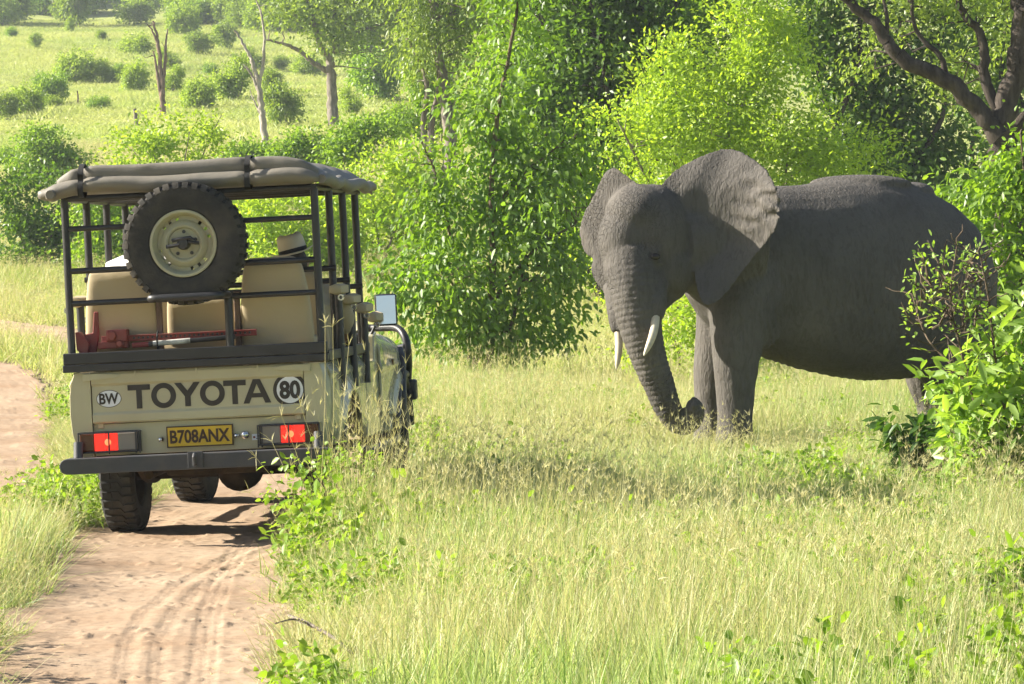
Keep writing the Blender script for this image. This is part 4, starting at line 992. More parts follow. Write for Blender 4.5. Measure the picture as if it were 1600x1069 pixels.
# ---- passengers
def voxel(mb, vox, smooth_it):
    me = mb.mesh('tmp'); o = bpy.data.objects.new('tmp', me); COL.objects.link(o)
    r = o.modifiers.new('r', 'REMESH'); r.mode = 'VOXEL'; r.voxel_size = vox
    s = o.modifiers.new('s', 'SMOOTH'); s.factor = .5; s.iterations = smooth_it
    dg = bpy.context.evaluated_depsgraph_get(); out = bpy.data.meshes.new_from_object(o.evaluated_get(dg))
    bpy.data.objects.remove(o); bpy.data.meshes.remove(me); return out
def ellipsoid(mb, c, r, n=18, m=12, Mx=None):
    rings = []
    for i in range(m + 1):
        p = -math.pi / 2 + math.pi * (i + (.02 if i == 0 else -.02 if i == m else 0)) / m
        pts = np.array([(math.cos(p) * math.cos(a) * r[0], math.cos(p) * math.sin(a) * r[1], math.sin(p) * r[2]) for a in np.arange(n) * 2 * math.pi / n])
        if Mx is not None: pts = pts @ np.array(Mx.to_3x3()).T
        rings.append(pts + np.array(c))
    mb.loft(rings)
def person(u, v, seat_w, label, shirt, hat=None, turn=0, lean=0):
    root = empty('person', T3((u, v, seat_w)), (0, -ROLL + lean, -YAW + turn), label=label, cat='person')
    mb = MB()      # body: one skin, facing +v
    mb.tube([(0, .0, .02), (0, -.02, .18), (0, -.01, .36), (0, 0, .48)], [.15, .15, .175, .12], 16, sx=1.15)
    mb.tube([(0, .0, .44), (0, .01, .56), (0, .02, .62)], [.075, .058, .055], 12)
    ellipsoid(mb, (0, .03, .70), (.076, .098, .118)); ellipsoid(mb, (0, .105, .63), (.05, .03, .035)); mb.tube([(0, .115, .715), (0, .148, .68)], [.012, .018], 8)
    for s in (-1, 1):
        mb.tube([(s * .12, 0, .45), (s * .20, .0, .42), (s * .235, .01, .24), (s * .22, .06, .14), (s * .17, .28, .12), (s * .14, .34, .11)], [.07, .068, .05, .045, .036, .03], 12)
        mb.tube([(s * .09, 0, .05), (s * .11, .25, .08), (s * .12, .44, .06), (s * .12, .47, -.15), (s * .12, .46, -.38), (s * .12, .54, -.40)], [.095, .085, .065, .055, .045, .045], 12)
        for f in range(4): mb.tube([(s * (.12 + .018 * f), .36, .105), (s * (.118 + .018 * f), .41, .10 - .004 * f), (s * (.118 + .018 * f), .43, .075)], [.011, .0095, .008], 6)
        mb.tube([(s * .115, .345, .11), (s * .095, .385, .10)], [.012, .009], 6)
        ellipsoid(mb, (s * .078, .02, .70), (.012, .03, .04), 8, 6)
    body = link('body', voxel(mb, .011, 3), M['skin_h'], root, smooth=180)
    # clothes follow the body: shell over torso and sleeves
    mb = MB(); mb.tube([(0, .0, .0), (0, -.02, .18), (0, -.01, .36), (0, 0, .47), (0, .005, .52)], [.165, .165, .19, .14, .075], 18, sx=1.15)
    for s in (-1, 1): mb.tube([(s * .10, 0, .45), (s * .20, .0, .43), (s * .238, .01, .26), (s * .228, .05, .16)], [.085, .083, .066, .060], 14)
    link('shirt', voxel(mb, .012, 3), M[shirt], root, smooth=180)
    mb = MB(); ellipsoid(mb, (0, .005, .725), (.084, .095, .105)); link('hair', mb.mesh('hair'), M['hair'], root, smooth=180)
    for s in (-1, 1):
        mb = MB(); ellipsoid(mb, (s * .03, .117, .715), (.011, .008, .008), 8, 6); link('eye', mb.mesh('eye'), M['eye'], root, smooth=180)
    if hat:
        h = MB(); rings = []
        for r, w in ((.175, .770), (.177, .778), (.112, .775), (.108, .785), (.106, .83), (.100, .88), (.086, .912), (.06, .922), (.03, .908), (.004, .900)):
            rings.append([(r * .92 * math.cos(a), .02 + r * 1.08 * math.sin(a), w + (.035 * (abs(math.cos(a)) ** 3) if r > .12 else 0) - .012 * (w > .89) * abs(math.sin(a))) for a in np.arange(36) * 2 * math.pi / 36])
        h.loft(rings); ho = h.build('straw_hat', M['straw'], root, smooth=60)
        b = MB(); b.lathe([(.1035, .783), (.1035, .812)], 36, 'z', (0, .02, 0)); v_ = np.concatenate(b.v); v_[:, 1] = .02 + (v_[:, 1] - .02) * 1.085; v_[:, 0] *= .935; v_[:, :2] = np.array([0, .02]) + (v_[:, :2] - np.array([0, .02])) * 1.055; b.v = [v_]; b.build('hat_band', M['strap'], ho, smooth=60)
    return root
person(.67, 1.28, 1.10, 'passenger in a straw hat with black band seated in the truck', 'shirt_k', hat=True, turn=math.radians(8), lean=math.radians(-12))
person(-.55, 1.28, 1.385, 'passenger in a white shirt mostly hidden behind the spare wheel', 'shirt_w', turn=math.radians(-5))

# ================================================================== the elephant
EL_Y, EL_G = 36.0, None
el_base = np.array([(1330 - 800) / F_PX * EL_Y, EL_Y, gzf((1330 - 800) / F_PX * EL_Y, EL_Y)])
def E(px, py, dy): return P(px, py, EL_Y + dy) - el_base
def interp_pts(pts, n):
    p = bez(pts, 8); t = np.concatenate([[0], np.cumsum(np.linalg.norm(np.diff(p[:, :3], axis=0), axis=1))]); t /= t[-1]
    s = np.linspace(0, 1, n); return np.stack([np.interp(s, t, p[:, k]) for k in range(p.shape[1])], 1)
def elephant():
    root = empty('elephant', el_base, label='grey elephant with spread ears and curled trunk standing in the grass', cat='elephant')
    mb = MB(); S = EL_Y / F_PX
    # torso: stations (px, top, bottom, dy, half width m)
    st = [(1538, 400, 470, .66, .10), (1530, 372, 520, .62, .30), (1512, 345, 560, .56, .44), (1480, 316, 585, .48, .55), (1440, 295, 592, .38, .61), (1400, 283, 595, .28, .65), (1350, 277, 596, .16, .67), (1300, 281, 589, .03, .67),
          (1250, 289, 577, -.10, .63), (1205, 291, 562, -.22, .57), (1165, 296, 545, -.33, .50), (1130, 305, 525, -.43, .43), (1100, 318, 495, -.52, .34), (1080, 335, 465, -.58, .26)]
    ax = np.array([math.cos(math.radians(26)), math.sin(math.radians(26)), 0]); side = np.array([-ax[1], ax[0], 0])
    rings = []
    for px, t, b, dy, hw in st:
        c = E(px, (t + b) / 2, dy); hh = (b - t) / 2 * S
        ring = []
        for a in np.arange(32) * 2 * math.pi / 32:
            ca, sa = math.cos(a), math.sin(a)
            wdt = hw * (1 - .22 * max(0, sa) ** 1.5)            # narrower over the spine
            ring.append(c + side * wdt * np.sign(ca) * abs(ca) ** .85 + np.array([0, 0, hh * np.sign(sa) * abs(sa) ** .92]))
        rings.append(ring)
    mb.loft(rings)
    ellipsoid(mb, E(1345, 287, .14), (.5, .18, .09)); ellipsoid(mb, E(1425, 300, .33), (.22, .2, .10))     # spine and hip
    # neck
    nk = interp_pts([(*E(1150, 385, -.45), .56), (*E(1095, 385, -.66), .47), (*E(1050, 385, -.80), .40)], 8); mb.tube(nk[:, :3], nk[:, 3], 20)
    # head
    hx = np.array([-.72, -.69, 0]); hy = np.array([.69, -.72, 0])       # facing, its left
    MH = Matrix(((hx[0], hy[0], 0), (hx[1], hy[1], 0), (0, 0, 1))).to_4x4()
    ellipsoid(mb, E(1020, 372, -.92), (.38, .36, .50), 24, 16, MH)
    ellipsoid(mb, E(1002, 338, -.95), (.36, .33, .30), 24, 16, MH)      # forehead
    ellipsoid(mb, E(985, 375, -1.0), (.32, .29, .36), 24, 16, MH)      # brow
    ellipsoid(mb, E(988, 418, -1.05), (.29, .26, .34), 20, 14, MH)      # trunk root
    ellipsoid(mb, E(1045, 420, -.98), (.27, .24, .28), 20, 14, MH)      # cheek
    ellipsoid(mb, E(1035, 450, -.98), (.28, .16, .15), 20, 14, MH)      # jaw
    mb.tube([E(1040, 450, -.95), E(1025, 475, -1.06), E(1012, 492, -1.16)], [.16, .11, .05], 14)           # lower lip
    ellipsoid(mb, E(1024, 392, -1.235), (.085, .07, .035), 12, 8); ellipsoid(mb, E(1025, 411, -1.24), (.07, .06, .028), 12, 8)       # eyelids
    # trunk
    tr = interp_pts([(*E(986, 400, -1.08), .26), (*E(991, 440, -1.16), .25), (*E(996, 480, -1.20), .225), (*E(1003, 520, -1.22), .195), (*E(1014, 560, -1.22), .168), (*E(1029, 600, -1.20), .148), (*E(1043, 637, -1.18), .128), (*E(1056, 658, -1.17), .112),
                      (*E(1071, 664, -1.20), .10), (*E(1084, 654, -1.22), .094), (*E(1085, 637, -1.25), .088), (*E(1078, 630, -1.28), .075)], 60)
    mb.tube(tr[:, :3], tr[:, 3], 20)
    for px, py, dy, r in ((1026, 478, -1.30, .105), (966, 500, -1.02, .10)):                                 # tusk sheaths
        mb.tube([E(px - 4, py - 55, dy + .16), E(px, py, dy), E(px, py + 20, dy - .03)], [r * 1.2, r * .95, r * .66], 14)
    # legs
    def leg(pts): q = interp_pts([(*E(a, b, c), r) for a, b, c, r in pts], 24); mb.tube(q[:, :3], q[:, 3], 18)
    leg([(1178, 400, -.42, .36), (1164, 470, -.60, .35), (1152, 540, -.74, .245), (1149, 600, -.76, .190), (1148, 650, -.77, .168), (1148, 690, -.78, .185), (1147, 711, -.79, .205)])
    leg([(1140, 440, -.18, .32), (1126, 520, -.16, .24), (1116, 580, -.16, .20), (1112, 630, -.17, .165), (1113, 675, -.18, .18), (1113, 704, -.19, .20)])
    leg([(1495, 420, .36, .40), (1490, 500, .30, .38), (1478, 570, .26, .28), (1488, 630, .28, .20), (1492, 670, .28, .185), (1490, 701, .27, .205)])
    leg([(1485, 440, .84, .38), (1468, 520, .86, .33), (1450, 580, .86, .24), (1462, 635, .90, .185), (1462, 692, .90, .20)])
    mb.tube(interp_pts([E(1530, 380, .62), E(1548, 430, .68), E(1552, 500, .70), (E(1548, 560, .70))], 14), np.linspace(.07, .025, 14), 10)
    # skin folds between leg and chest
    ellipsoid(mb, E(1190, 500, -.62), (.20, .10, .28), 16, 10)
    # ears: curved sheets from outlines
    def ear(outline, centre, depth, th):
        o = interp_pts([(*p, 0) for p in outline + [outline[0]]], 97)[:-1, :2]; c = np.array(centre, float); n = len(o); m = 22
        V = []
        for sd in (-1, 1):
            for k in range(m):
                t = (k + 1) / m
                for q in o:
                    p = c + (q - c) * t; edge = th * (1 - .72 * t ** 4)
                    V.append(E(p[0], p[1], depth(p[0], p[1], t) + sd * edge))
        f = []
        for s_ in range(2):
            b0 = s_ * m * n
            for k in range(m - 1):
                for j in range(n):
                    q = (b0 + k * n + j, b0 + k * n + (j + 1) % n, b0 + (k + 1) * n + (j + 1) % n, b0 + (k + 1) * n + j); f.append(q if s_ else q[::-1])
            f.append(tuple(b0 + j for j in (range(n) if s_ else range(n - 1, -1, -1))))
        a, b_ = (m - 1) * n, (2 * m - 1) * n
        f += [(a + j, b_ + j, b_ + (j + 1) % n, a + (j + 1) % n) for j in range(n)]
        mb.add(V, f)
    def d1(px, py, t):
        w = (px - 1070) / 150.0
        d = -.98 - .08 * w - .34 * max(0, w) ** 3 - .26 * max(0, (py - 380) / 90)
        up = max(0, (300 - py) / 70.0); d += .20 * up ** 1.6                                # top edge folds back
        fold = max(0, (px - 1130) / 90) * max(0, 1 - abs(py - 318) / 70)
        d += .060 * math.sin((py - .55 * (px - 1130)) / 4.6) * fold ** 1.2 + .012 * math.sin((px * .9 + py * .5) / 9.0) * t
        d += 0
        return d
    ear([(1030, 292), (1050, 268), (1080, 250), (1110, 237), (1136, 231), (1162, 238), (1190, 257), (1210, 283), (1220, 318), (1216, 352), (1198, 380), (1170, 414), (1145, 448), (1122, 472), (1102, 478), (1090, 462), (1084, 430), (1076, 390), (1062, 350), (1042, 318)], (1128, 340), d1, .030)
    def d2(px, py, t):
        w = (975 - px) / 70.0
        d = -.92 + .30 * w
        d -= .10 * max(0, (290 - py) / 30) * max(0, (px - 945) / 60)
        return d + .012 * math.sin((px - py * .6) / 7.0) * t
    ear([(1002, 288), (984, 277), (966, 263), (953, 262), (940, 276), (927, 305), (912, 333), (905, 360), (909, 388), (920, 402), (932, 408), (922, 417), (928, 438), (944, 460), (958, 472), (985, 430), (992, 370), (985, 320), (990, 300)], (952, 350), d2, .028)
    me = voxel(mb, .0155, 11)
    # wrinkles as real relief
    n = len(me.vertices); co = np.empty(n * 3); me.vertices.foreach_get('co', co); co = co.reshape(-1, 3)
    no = np.array([v.normal for v in me.vertices])
    d = np.linalg.norm(co[:, None, :] - tr[None, ::2, :3], axis=2); k = d.argmin(1); dist = d.min(1); rr = tr[::2, 3][k]
    seglen = np.concatenate([[0], np.cumsum(np.linalg.norm(np.diff(tr[::2, :3], axis=0), axis=1))])
    kk = np.clip(k, 1, len(seglen) - 2); tv = tr[::2, :3][kk + 1] - tr[::2, :3][kk - 1]; tv /= np.linalg.norm(tv, axis=1)[:, None]
    s = seglen[k] + ((co - tr[::2, :3][k]) * tv).sum(1)
    on = np.clip((rr * 1.25 - dist) / (rr * .2), 0, 1) * np.clip((s - .03) / .2, 0, 1)
    ph = s * 2 * math.pi / .052 + 2.2 * vnoise(co[:, 0] * 6, co[:, 2] * 5, 81)
    disp = -on * .0075 * np.clip(np.sin(ph), -.2, 1) ** 2
    fl = vnoise(co[:, 0] * 5 + co[:, 2] * 2.2, co[:, 2] * 1.6, 82) * 2 * math.pi                   # flank folds, wavy
    body_on = (1 - on) * np.clip((co[:, 0] + 1.3) / .4, 0, 1)
    disp += body_on * np.clip(1 - 3 * np.maximum(0, no[:, 2]), 0, 1) * .0040 * np.sin(co[:, 0] * 75 + co[:, 2] * 18 + fl * 1.6) * (vnoise(co[:, 0] * 2, co[:, 2] * 2, 83) + .2)
    disp += .010 * (vnoise(co[:, 0] * 3.1 + co[:, 1], co[:, 2] * 3.1, 84) - .5) * (1 - on)
    gx = co + el_base; ex = 800 + F_PX * gx[:, 0] / gx[:, 1]; ey = HORIZON + F_PX * (CAM_Z - gx[:, 2]) / gx[:, 1]      # ear creases fan out from the ear root
    on_ear = np.clip((ex - 1128) / 60, 0, 1) * np.clip((1226 - ex) / 6, 0, 1) * (co[:, 1] < -.98) * (ey < 400) * np.clip((400 - ey) / 40, 0, 1)
    fan = np.arctan2(ey - 335, ex - 1085); disp += on_ear * .014 * np.sin(fan * 22 + 6.0 * vnoise(ex / 26, ey / 26, 86)) * np.clip(vnoise(ex / 24, ey / 15, 87) * 1.6 - .35, 0, 1) * np.clip((ey - 255) / 25, 0, 1)
    disp += on * .006 * (vnoise(co[:, 0] * 16, co[:, 2] * 16, 88) - .5)
    co = co + no * disp[:, None]
    me.vertices.foreach_set('co', co.ravel()); me.update()
    body = link('body', me, M['elephant'], root, smooth=180)
    for pts, r in (([E(1025, 488, -1.33), E(1022, 515, -1.42), E(1015, 537, -1.50), E(1006, 556, -1.56)], .040), ([E(966, 512, -1.04), E(967, 535, -1.10), E(966, 557, -1.15), E(963, 577, -1.18)], .038)):
        m = MB(); q = interp_pts(pts, 14); m.tube(q, r * np.array([1, 1, 1, 1, .98, .96, .93, .90, .86, .8, .72, .6, .42, .12]), 16); m.build('tusk', M['ivory'], root, smooth=60)
    m = MB(); ellipsoid(m, E(1024, 401, -1.300), (.046, .026, .030), 14, 10); m.build('eye', M['eye'], root, smooth=180)
    for sgn, nm in ((1, 'upper_eyelid'), (-1, 'lower_eyelid')):
        for w_, rr_ in ((.050, .013), (.078, .010)):
            m = MB(); c0 = E(1024, 401, -1.275); ths = np.linspace(.15, math.pi - .15, 14)
            m.tube([c0 + np.array([w_ * math.cos(t), -.012 + .05 * math.cos(t) ** 2 * (w_ / .05), sgn * w_ * .5 * math.sin(t)]) for t in ths], rr_ * np.sin(ths) ** .5, 8); m.build(nm, M['elephant'], root, smooth=180)
    for a, b_, dy in ((1128, 704, -.93), (1140, 706, -.98), (1154, 706, -.98), (1104, 697, -.34), (1116, 698, -.38)):
        m = MB(); ellipsoid(m, E(a, b_, dy), (.045, .03, .05), 12, 8); m.build('toenail', M['nail'], root, smooth=180)
def elephant_mat():
    k = NT('elephant_hide'); tc = k.n('ShaderNodeTexCoord').outputs['Object']
    a = k.noise(tc, 1.6, 5, .6); b = k.noise(tc, 16, 4, .6)
    c = k.ramp(a, [(.3, (.084, .077, .069)), (.55, (.112, .102, .091)), (.75, (.152, .136, .117))])
    c = k.mix(k.math('MULTIPLY', b, .35), c, (.075, .067, .058))
    p = k.n('ShaderNodeBsdfPrincipled', i_Roughness=.82); p.inputs['Specular IOR Level'].default_value = .28; v = k.n('ShaderNodeTexVoronoi', feature='DISTANCE_TO_EDGE', i_Scale=24.0)
    wv = k.n('ShaderNodeVectorMath', operation='ADD'); ns = k.n('ShaderNodeTexNoise', i_Scale=5.0); k.l(tc, ns.inputs['Vector']); sc = k.n('ShaderNodeVectorMath', operation='SCALE'); sc.inputs['Scale'].default_value = .12
    k.l(ns.outputs['Color'], sc.inputs[0]); k.l(tc, wv.inputs[0]); k.l(sc.outputs[0], wv.inputs[1]); k.l(wv.outputs[0], v.inputs['Vector'])
    cr = k.ramp(v.outputs['Distance'], [(.0, (0, 0, 0)), (.10, (1, 1, 1))])
    wr = k.ramp(k.noise(k.map(tc, (1, 1, .30), (0, .5, 0)), 20, 3, .55, 1.2), [(.40, (0, 0, 0)), (.50, (1, 1, 1))])
    sx = k.n('ShaderNodeSeparateXYZ'); k.l(tc, sx.inputs[0]); hm = k.n('ShaderNodeMapRange'); hm.inputs['From Min'].default_value = -1.55; hm.inputs['From Max'].default_value = -1.95; k.l(sx.outputs[0], hm.inputs['Value'])
    hm = k.math('MULTIPLY', hm.outputs[0], k.ramp(k.noise(tc, 2.5, 2), [(.40, (0, 0, 0)), (.6, (1, 1, 1))]))
    cr = k.math('SUBTRACT', 1.0, k.math('MULTIPLY', k.math('SUBTRACT', 1.0, cr), hm))
    c = k.mix(k.math('MULTIPLY', k.math('SUBTRACT', 1.0, k.math('MULTIPLY', cr, wr)), .34), c, (.060, .052, .044)); k.l(c, p.inputs['Base Color'])  # crease shade put into the colour: darker lines along cracks and wrinkles
    n1 = k.bump(cr, .8, .018); v2 = k.map(tc, (1, 1, .35), (0, .35, 0))
    n2 = k.bump(k.noise(v2, 30, 4, .6, .8), .75, .028, n1); n3 = k.bump(k.noise(tc, 110, 2, .5), .2, .004, n2); k.l(n3, p.inputs['Normal'])
    k.l(p.outputs[0], k.out.inputs[0]); return k.m
M['elephant'] = elephant_mat(); M['nail'] = pmat('toenail', (.20, .17, .13), .6)
elephant()

# ================================================================== grass and ground cover (stuff)
def tuft_mesh(name, rng, n, h, spread, width, lean=.35, stalks=0, mats=('grass', 'grass_dry')):
    """one tuft: curved blades and, optionally, seed stalks with finger heads"""
    vs_, fl, tot, mi, o = [], [], [], [], 0
    def ribbon(p0, d, ln, w, curve, segs, m):
        nonlocal o
        side = np.cross(d, rng.normal(size=3)); side /= np.linalg.norm(side) + 1e-9
        bend = np.array([d[0], d[1], 0]); nb = np.linalg.norm(bend); bend = bend / nb if nb > 1e-4 else np.array([1.0, 0, 0])
        pts = []
        for i in range(segs + 1):
            t = i / segs; c = p0 + d * ln * t + (bend * .6 + np.array([0, 0, -.5])) * curve * ln * t * t
            ww = w * (1 - t ** 1.6)
            if i < segs: pts += [c - side * ww / 2, c + side * ww / 2]
            else: pts.append(c)
        for i in range(segs - 1):
            fl.extend([o + 2 * i, o + 2 * i + 1, o + 2 * i + 3, o + 2 * i + 2]); tot.append(4); mi.append(m)
        i = segs - 1; fl.extend([o + 2 * i, o + 2 * i + 1, o + 2 * i + 2]); tot.append(3); mi.append(m)
        vs_.extend(pts); o += len(pts); return pts[-1]
    for _ in range(n):
        a, r = rng.uniform(0, 6.28), spread * math.sqrt(rng.random())
        p0 = np.array([r * math.cos(a), r * math.sin(a), -.03])
        d = np.array([rng.normal() * lean, rng.normal() * lean, 1.0]); d /= np.linalg.norm(d)
        ribbon(p0, d, h * rng.uniform(.45, 1.1), width * rng.uniform(.7, 1.3), rng.uniform(.05, .5), 3, 0 if rng.random() > .12 else 1)
    for _ in range(stalks):
        a, r = rng.uniform(0, 6.28), spread * math.sqrt(rng.random())
        p0 = np.array([r * math.cos(a), r * math.sin(a), -.03])
        d = np.array([rng.normal() * .16, rng.normal() * .16, 1.0]); d /= np.linalg.norm(d)
        tip = ribbon(p0, d, h * rng.uniform(1.05, 1.6), width * .55, rng.uniform(.0, .25), 3, 1)
        for _k in range(rng.integers(3, 6)):
            e = np.array([rng.normal() * .45, rng.normal() * .45, .75]); e /= np.linalg.norm(e)
            ribbon(tip - d * .01, e, rng.uniform(.03, .07), width * .5, rng.uniform(0, .5), 2, 1)
    me = np_mesh(name, np.array(vs_), np.array(fl), np.array(tot))
    for m in mats: me.materials.append(M[m])
    me.polygons.foreach_set('material_index', np.array(mi, np.int32)); me.update()
    return me
def herb_mesh(name, rng, n, h, L, W):
    cen, out = [], []
    for _ in range(n):
        a = rng.uniform(0, 6.28); r = rng.random() * h * .5; z = h * rng.uniform(.25, 1.0)
        cen.append((r * math.cos(a), r * math.sin(a), z)); out.append((math.cos(a), math.sin(a), .2))
    me = np_mesh(name, *leaf_cloud(rng, np.array(cen), np.array(out), 3, .035, L, W, 4, .25, .9, 1)); me.materials.append(M['herb']); return me

def scatter(name, label, meshes, pts, rots, scales, idx):
    """one stuff object: instances of the given tufts on points (geometry nodes)"""
    src = bpy.data.collections.new(name + '_tufts')
    for i, me in enumerate(meshes):
        src.objects.link(bpy.data.objects.new('%s_tuft_%02d' % (name, i), me))
    me = bpy.data.meshes.new(name); me.vertices.add(len(pts)); me.vertices.foreach_set('co', np.asarray(pts, np.float32).ravel())
    for nm, typ, arr, key in (('rot', 'FLOAT_VECTOR', rots, 'vector'), ('scl', 'FLOAT_VECTOR', scales, 'vector'), ('idx', 'INT', idx, 'value')):
        a = me.attributes.new(nm, typ, 'POINT'); a.data.foreach_set(key, np.asarray(arr, np.int32 if typ == 'INT' else np.float32).ravel())
    me.update()
    o = link(name, me, None); tag(o, label, kind='stuff')
    ng = bpy.data.node_groups.new(name + '_scatter', 'GeometryNodeTree')
    ng.interface.new_socket('Geometry', in_out='INPUT', socket_type='NodeSocketGeometry'); ng.interface.new_socket('Geometry', in_out='OUTPUT', socket_type='NodeSocketGeometry')
    N = ng.nodes; gi, go = N.new('NodeGroupInput'), N.new('NodeGroupOutput')
    ci = N.new('GeometryNodeCollectionInfo'); ci.inputs['Collection'].default_value = src; ci.inputs['Separate Children'].default_value = True; ci.inputs['Reset Children'].default_value = True
    ip = N.new('GeometryNodeInstanceOnPoints'); ip.inputs['Pick Instance'].default_value = True
    def attr(nm, typ):
        a = N.new('GeometryNodeInputNamedAttribute'); a.data_type = typ; a.inputs['Name'].default_value = nm; return a.outputs[0]
    ng.links.new(gi.outputs[0], ip.inputs['Points']); ng.links.new(ci.outputs[0], ip.inputs['Instance'])
    ng.links.new(attr('idx', 'INT'), ip.inputs['Instance Index']); ng.links.new(attr('rot', 'FLOAT_VECTOR'), ip.inputs['Rotation']); ng.links.new(attr('scl', 'FLOAT_VECTOR'), ip.inputs['Scale'])
    ng.links.new(ip.outputs[0], go.inputs[0])
    md = o.modifiers.new('scatter', 'NODES'); md.node_group = ng
    return o

def field(rng, n, y0, y1, power=1.0, slope=.152, pad=1.3):
    """points in the wedge the lens looks over (with a margin to both sides), evenly per area"""
    y = y0 + (y1 - y0) * rng.random(n * 3) ** power; w = slope * y + pad
    keep = rng.random(n * 3) < w / (slope * y1 + pad); y = y[keep][:n]; w = w[keep][:n]
    return rng.uniform(-1, 1, len(y)) * w, y
# places where grass must not stand: wheels and legs push it down
def car_clear(x, y):
    c = -2.03 + (y - 25.1) * .079
    return (np.abs(x - c) < .95) & (y > 24.8) & (y < 29.9)
def grass_height(x, y):
    """height factor: shorter by the elephant and along the tracks, rank in tussocks"""
    h = .55 + .55 * vnoise(x * .55, y * .45, 31) + .35 * (vnoise(x * 1.7, y * 1.5, 32) - .3) + .45 * (vnoise(x * 4.5, y * 3.0, 35) - .5)
    d = track_dist(x, y); h = h * np.clip(.35 + d * .9, .35, 1) * (1 + .35 * np.clip((-2.6 - x) / .4, 0, 1) * np.clip((27 - y) / 3, 0, 1) - .35 * np.clip((-2.6 - x) / .4, 0, 1) * np.clip((y - 26) / 3, 0, 1))
    h = h * (1 - .6 * np.exp(-(((x - 2.6) / .5) ** 2 + ((y - 18.3) / 1.1) ** 2)))
    e = np.exp(-(((x - 2.0) / 1.4) ** 2 + ((y - 33.8) / 2.6) ** 2)); h = h * (1 - .52 * e)
    e2 = np.exp(-(((x - 1.55) / .7) ** 2 + ((y - 34.3) / 1.6) ** 2)); h = h * (1 - .5 * e2)
    h = h + 1.0 * np.exp(-(((x + .95) / .42) ** 2 + ((y - 23.7) / .9) ** 2))
    return np.clip(h, .16, 1.7)

rg = np.random.default_rng(77)
near_tufts = [tuft_mesh('grass_tuft', rg, 24, .46, .06, .0078, .22) for _ in range(5)] + [tuft_mesh('grass_tuft', rg, 20, .46, .06, .0074, .22, stalks=2) for _ in range(3)] + [tuft_mesh('grass_tuft', rg, 14, .42, .08, .0058, .26, stalks=4) for _ in range(3)]
x, y = field(rg, 33000, 13.5, 47, .95)
d = track_dist(x, y)
keep = (d > .02 + .10 * rg.random(len(x))) & ~car_clear(x, y); x, y = x[keep], y[keep]
h = grass_height(x, y) * rg.uniform(.75, 1.2, len(x)); z = gz(x, y)
dry = vnoise(x * .5, y * .35, 33) + .25 * rg.normal(size=len(x))
idx = np.where(dry < .50, rg.integers(0, 5, len(x)), np.where(dry < .80, rg.integers(5, 8, len(x)), rg.integers(8, 11, len(x))))
scatter('savanna_grass', 'tall pale seeding grass around the truck and the elephant', near_tufts, np.stack([x, y, z], 1),
        np.stack([rg.normal(size=len(x)) * .10, rg.normal(size=len(x)) * .10, rg.uniform(0, 6.28, len(x))], 1), np.stack([.95 + 0 * h, .95 + 0 * h, h], 1), idx)

far_tufts = [tuft_mesh('meadow_tuft', rg, 24, .42, .2, .014, .35, mats=('grass_far', 'grass_dry')) for _ in range(3)] + [tuft_mesh('meadow_tuft', rg, 16, .40, .2, .013, .3, stalks=8, mats=('grass_far', 'grass_dry')) for _ in range(3)]
x, y = field(rg, 46000, 46, 150, .75, pad=2.5)
keep = (track_dist(x, y) > .1) & ((x < .02 * y + 2) | (y < 60)); x, y = x[keep], y[keep]
h = np.clip(.5 + .6 * vnoise(x * .3, y * .25, 34), .3, 1.3) * rg.uniform(.8, 1.2, len(x))
scatter('meadow_grass', 'pale meadow grass spreading up to the bushes', far_tufts, np.stack([x, y, gz(x, y)], 1),
        np.stack([rg.normal(size=len(x)) * .1, rg.normal(size=len(x)) * .1, rg.uniform(0, 6.28, len(x))], 1), np.stack([1.2 + 0 * h, 1.2 + 0 * h, h], 1), rg.integers(0, 6, len(x)))
hill_tufts = [tuft_mesh('hill_tuft', rg, 26, .45, .6, .030, .4, mats=('grass_far', 'grass_far')) for _ in range(4)]
x, y = field(rg, 42000, 145, 345, .8, pad=4); keep = x < .05 * y; x, y = x[keep], y[keep]
h = np.clip(.4 + .7 * vnoise(x * .12, y * .1, 36), .3, 1.2)
scatter('hill_grass', 'pale grass covering the hillside between the bushes', hill_tufts, np.stack([x, y, gz(x, y)], 1),
        np.stack([rg.normal(size=len(x)) * .1, rg.normal(size=len(x)) * .1, rg.uniform(0, 6.28, len(x))], 1), np.stack([1.3 + 0 * h, 1.3 + 0 * h, h], 1), rg.integers(0, 4, len(x)))

herbs = [herb_mesh('herb', rg, 16, .22, .052, .036) for _ in range(4)]
x, y = field(rg, 9000, 14, 46, .9); d = track_dist(x, y)
den = vnoise(x * .9, y * .6, 41) + .5 * np.exp(-(((x + 1.15) / .55) ** 2 + ((y - 23.4) / 1.5) ** 2)) + .25 * np.exp(-((d - .5) / .4) ** 2) + .25 * np.exp(-(((x - 3.4) / 1.2) ** 2 + ((y - 27) / 4) ** 2))
keep = (d > .12) & ~car_clear(x, y) & (den > .70); x, y = x[keep], y[keep]
s = rg.uniform(.55, 1.15, len(x)) * (1 + .7 * np.exp(-(((x + 1.15) / .5) ** 2 + ((y - 23.6) / 1.2) ** 2)))
scatter('herb_cover', 'broad-leaved green herbs growing low among the grass', herbs, np.stack([x, y, gz(x, y)], 1),
        np.stack([rg.normal(size=len(x)) * .15, rg.normal(size=len(x)) * .15, rg.uniform(0, 6.28, len(x))], 1), np.stack([s, s, s * 1.15], 1), rg.integers(0, 4, len(x)))

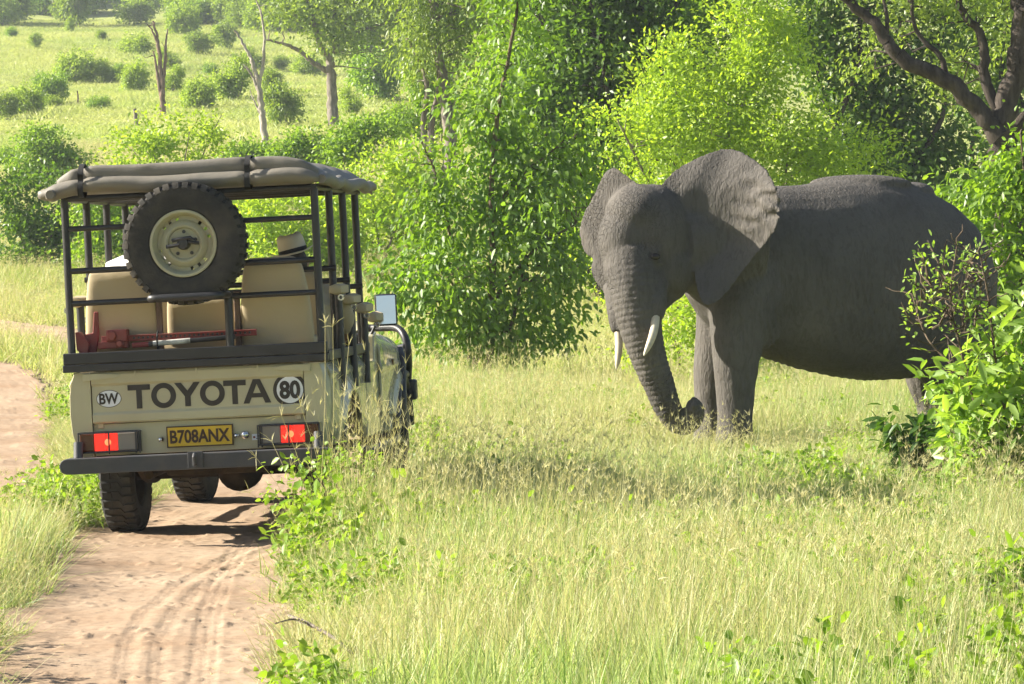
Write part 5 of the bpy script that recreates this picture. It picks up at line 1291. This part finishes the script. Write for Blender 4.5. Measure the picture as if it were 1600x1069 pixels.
# the leafy herb clump with tall seed stalks hiding the truck's corner
bH = np.array([-1.12, 24.05, gzf(-1.12, 24.05)])
tree('roadside_herb', bH, 'leafy green herb clump in front of the truck tail light', 'plant',
     pxblobs([(500, 730, 75, 35), (560, 715, 45, 30), (460, 760, 50, 30), (520, 780, 80, 40), (590, 750, 40, 40)], 24.05, bH), 'herb', 120, 5, .06, .055, .038, seg=4, seed=201, stems=9, stem_r=.007, twigs=50, wood_name='stem', crown_name='leaves', droop=.3, up=.9)
def stalk_clump():
    rng = np.random.default_rng(207); root = empty('seed_grass', (-1.2, 24.0, gzf(-1.2, 24.0)), label='tall straw seed stalks with finger heads in front of the tail light', cat='grass clump')
    mb = MB(); hd = MB(); b = np.array(root.location)
    tips = [(508, 505), (520, 510), (545, 540), (470, 635), (440, 650), (590, 630), (425, 690), (400, 715), (602, 650), (555, 610), (390, 770)]
    for tx, ty in tips:
        Y = 24 + rng.uniform(-.4, .3); tip = P(tx, ty, Y) - b
        foot = np.array([tip[0] * .55 + rng.normal() * .08 + .08, Y - 24 + rng.normal() * .1, -.02])
        q = bez([foot, foot * .45 + tip * .55 + np.array([.02, 0, .06]), tip], 6); mb.tube(q, np.linspace(.0018, .001, len(q)), 4)
        dr = q[-1] - q[-3]; dr /= np.linalg.norm(dr)
        for _ in range(rng.integers(4, 8)):
            e = dr * .9 + rng.normal(size=3) * .55; e /= np.linalg.norm(e); ln = rng.uniform(.05, .11)
            hd.tube([tip, tip + e * ln * .5, tip + e * ln + np.array([0, 0, -.012])], [.0012, .0019, .0006], 4)
    mb.build('stalk', M['grass_dry'], root, fix=False); hd.build('seed_head', M['grass_dry'], root, fix=False)
stalk_clump()
# a dry fallen branch and dead leaves by the track edge
bb = P(520, 1040, 17.4); bb[2] = gzf(bb[0], bb[1]); rngb = np.random.default_rng(8)
mb = MB(); q = bez([(-.22, .35, .20), (-.12, .1, .19), (0, -.1, .15), (.10, -.2, .08)], 6); mb.tube(q, np.linspace(.011, .006, len(q)), 6)
mb.tube(bez([(-.12, .1, .19), (-.18, .0, .22), (-.26, -.1, .21)], 5), np.linspace(.006, .003, 11), 5)
tag(mb.build('fallen_branch', M['bark_grey'], smooth=60, fix=False), 'thin dry fallen branch lying in the grass beside the track', 'branch').location = bb.tolist()

# ================================================================== air
hz = MB().box(-440, 440, -36, 704, -2.2, 84).build('haze', None)
tag(hz, 'thin pale summer haze', kind='stuff')
k = NT('summer_haze'); pv = k.n('ShaderNodeVolumePrincipled', i_Density=.00038, i_Anisotropy=.35); pv.inputs['Color'].default_value = (.86, .92, 1.0, 1)
k.l(pv.outputs[0], k.out.inputs['Volume']); hz.data.materials.append(k.m)
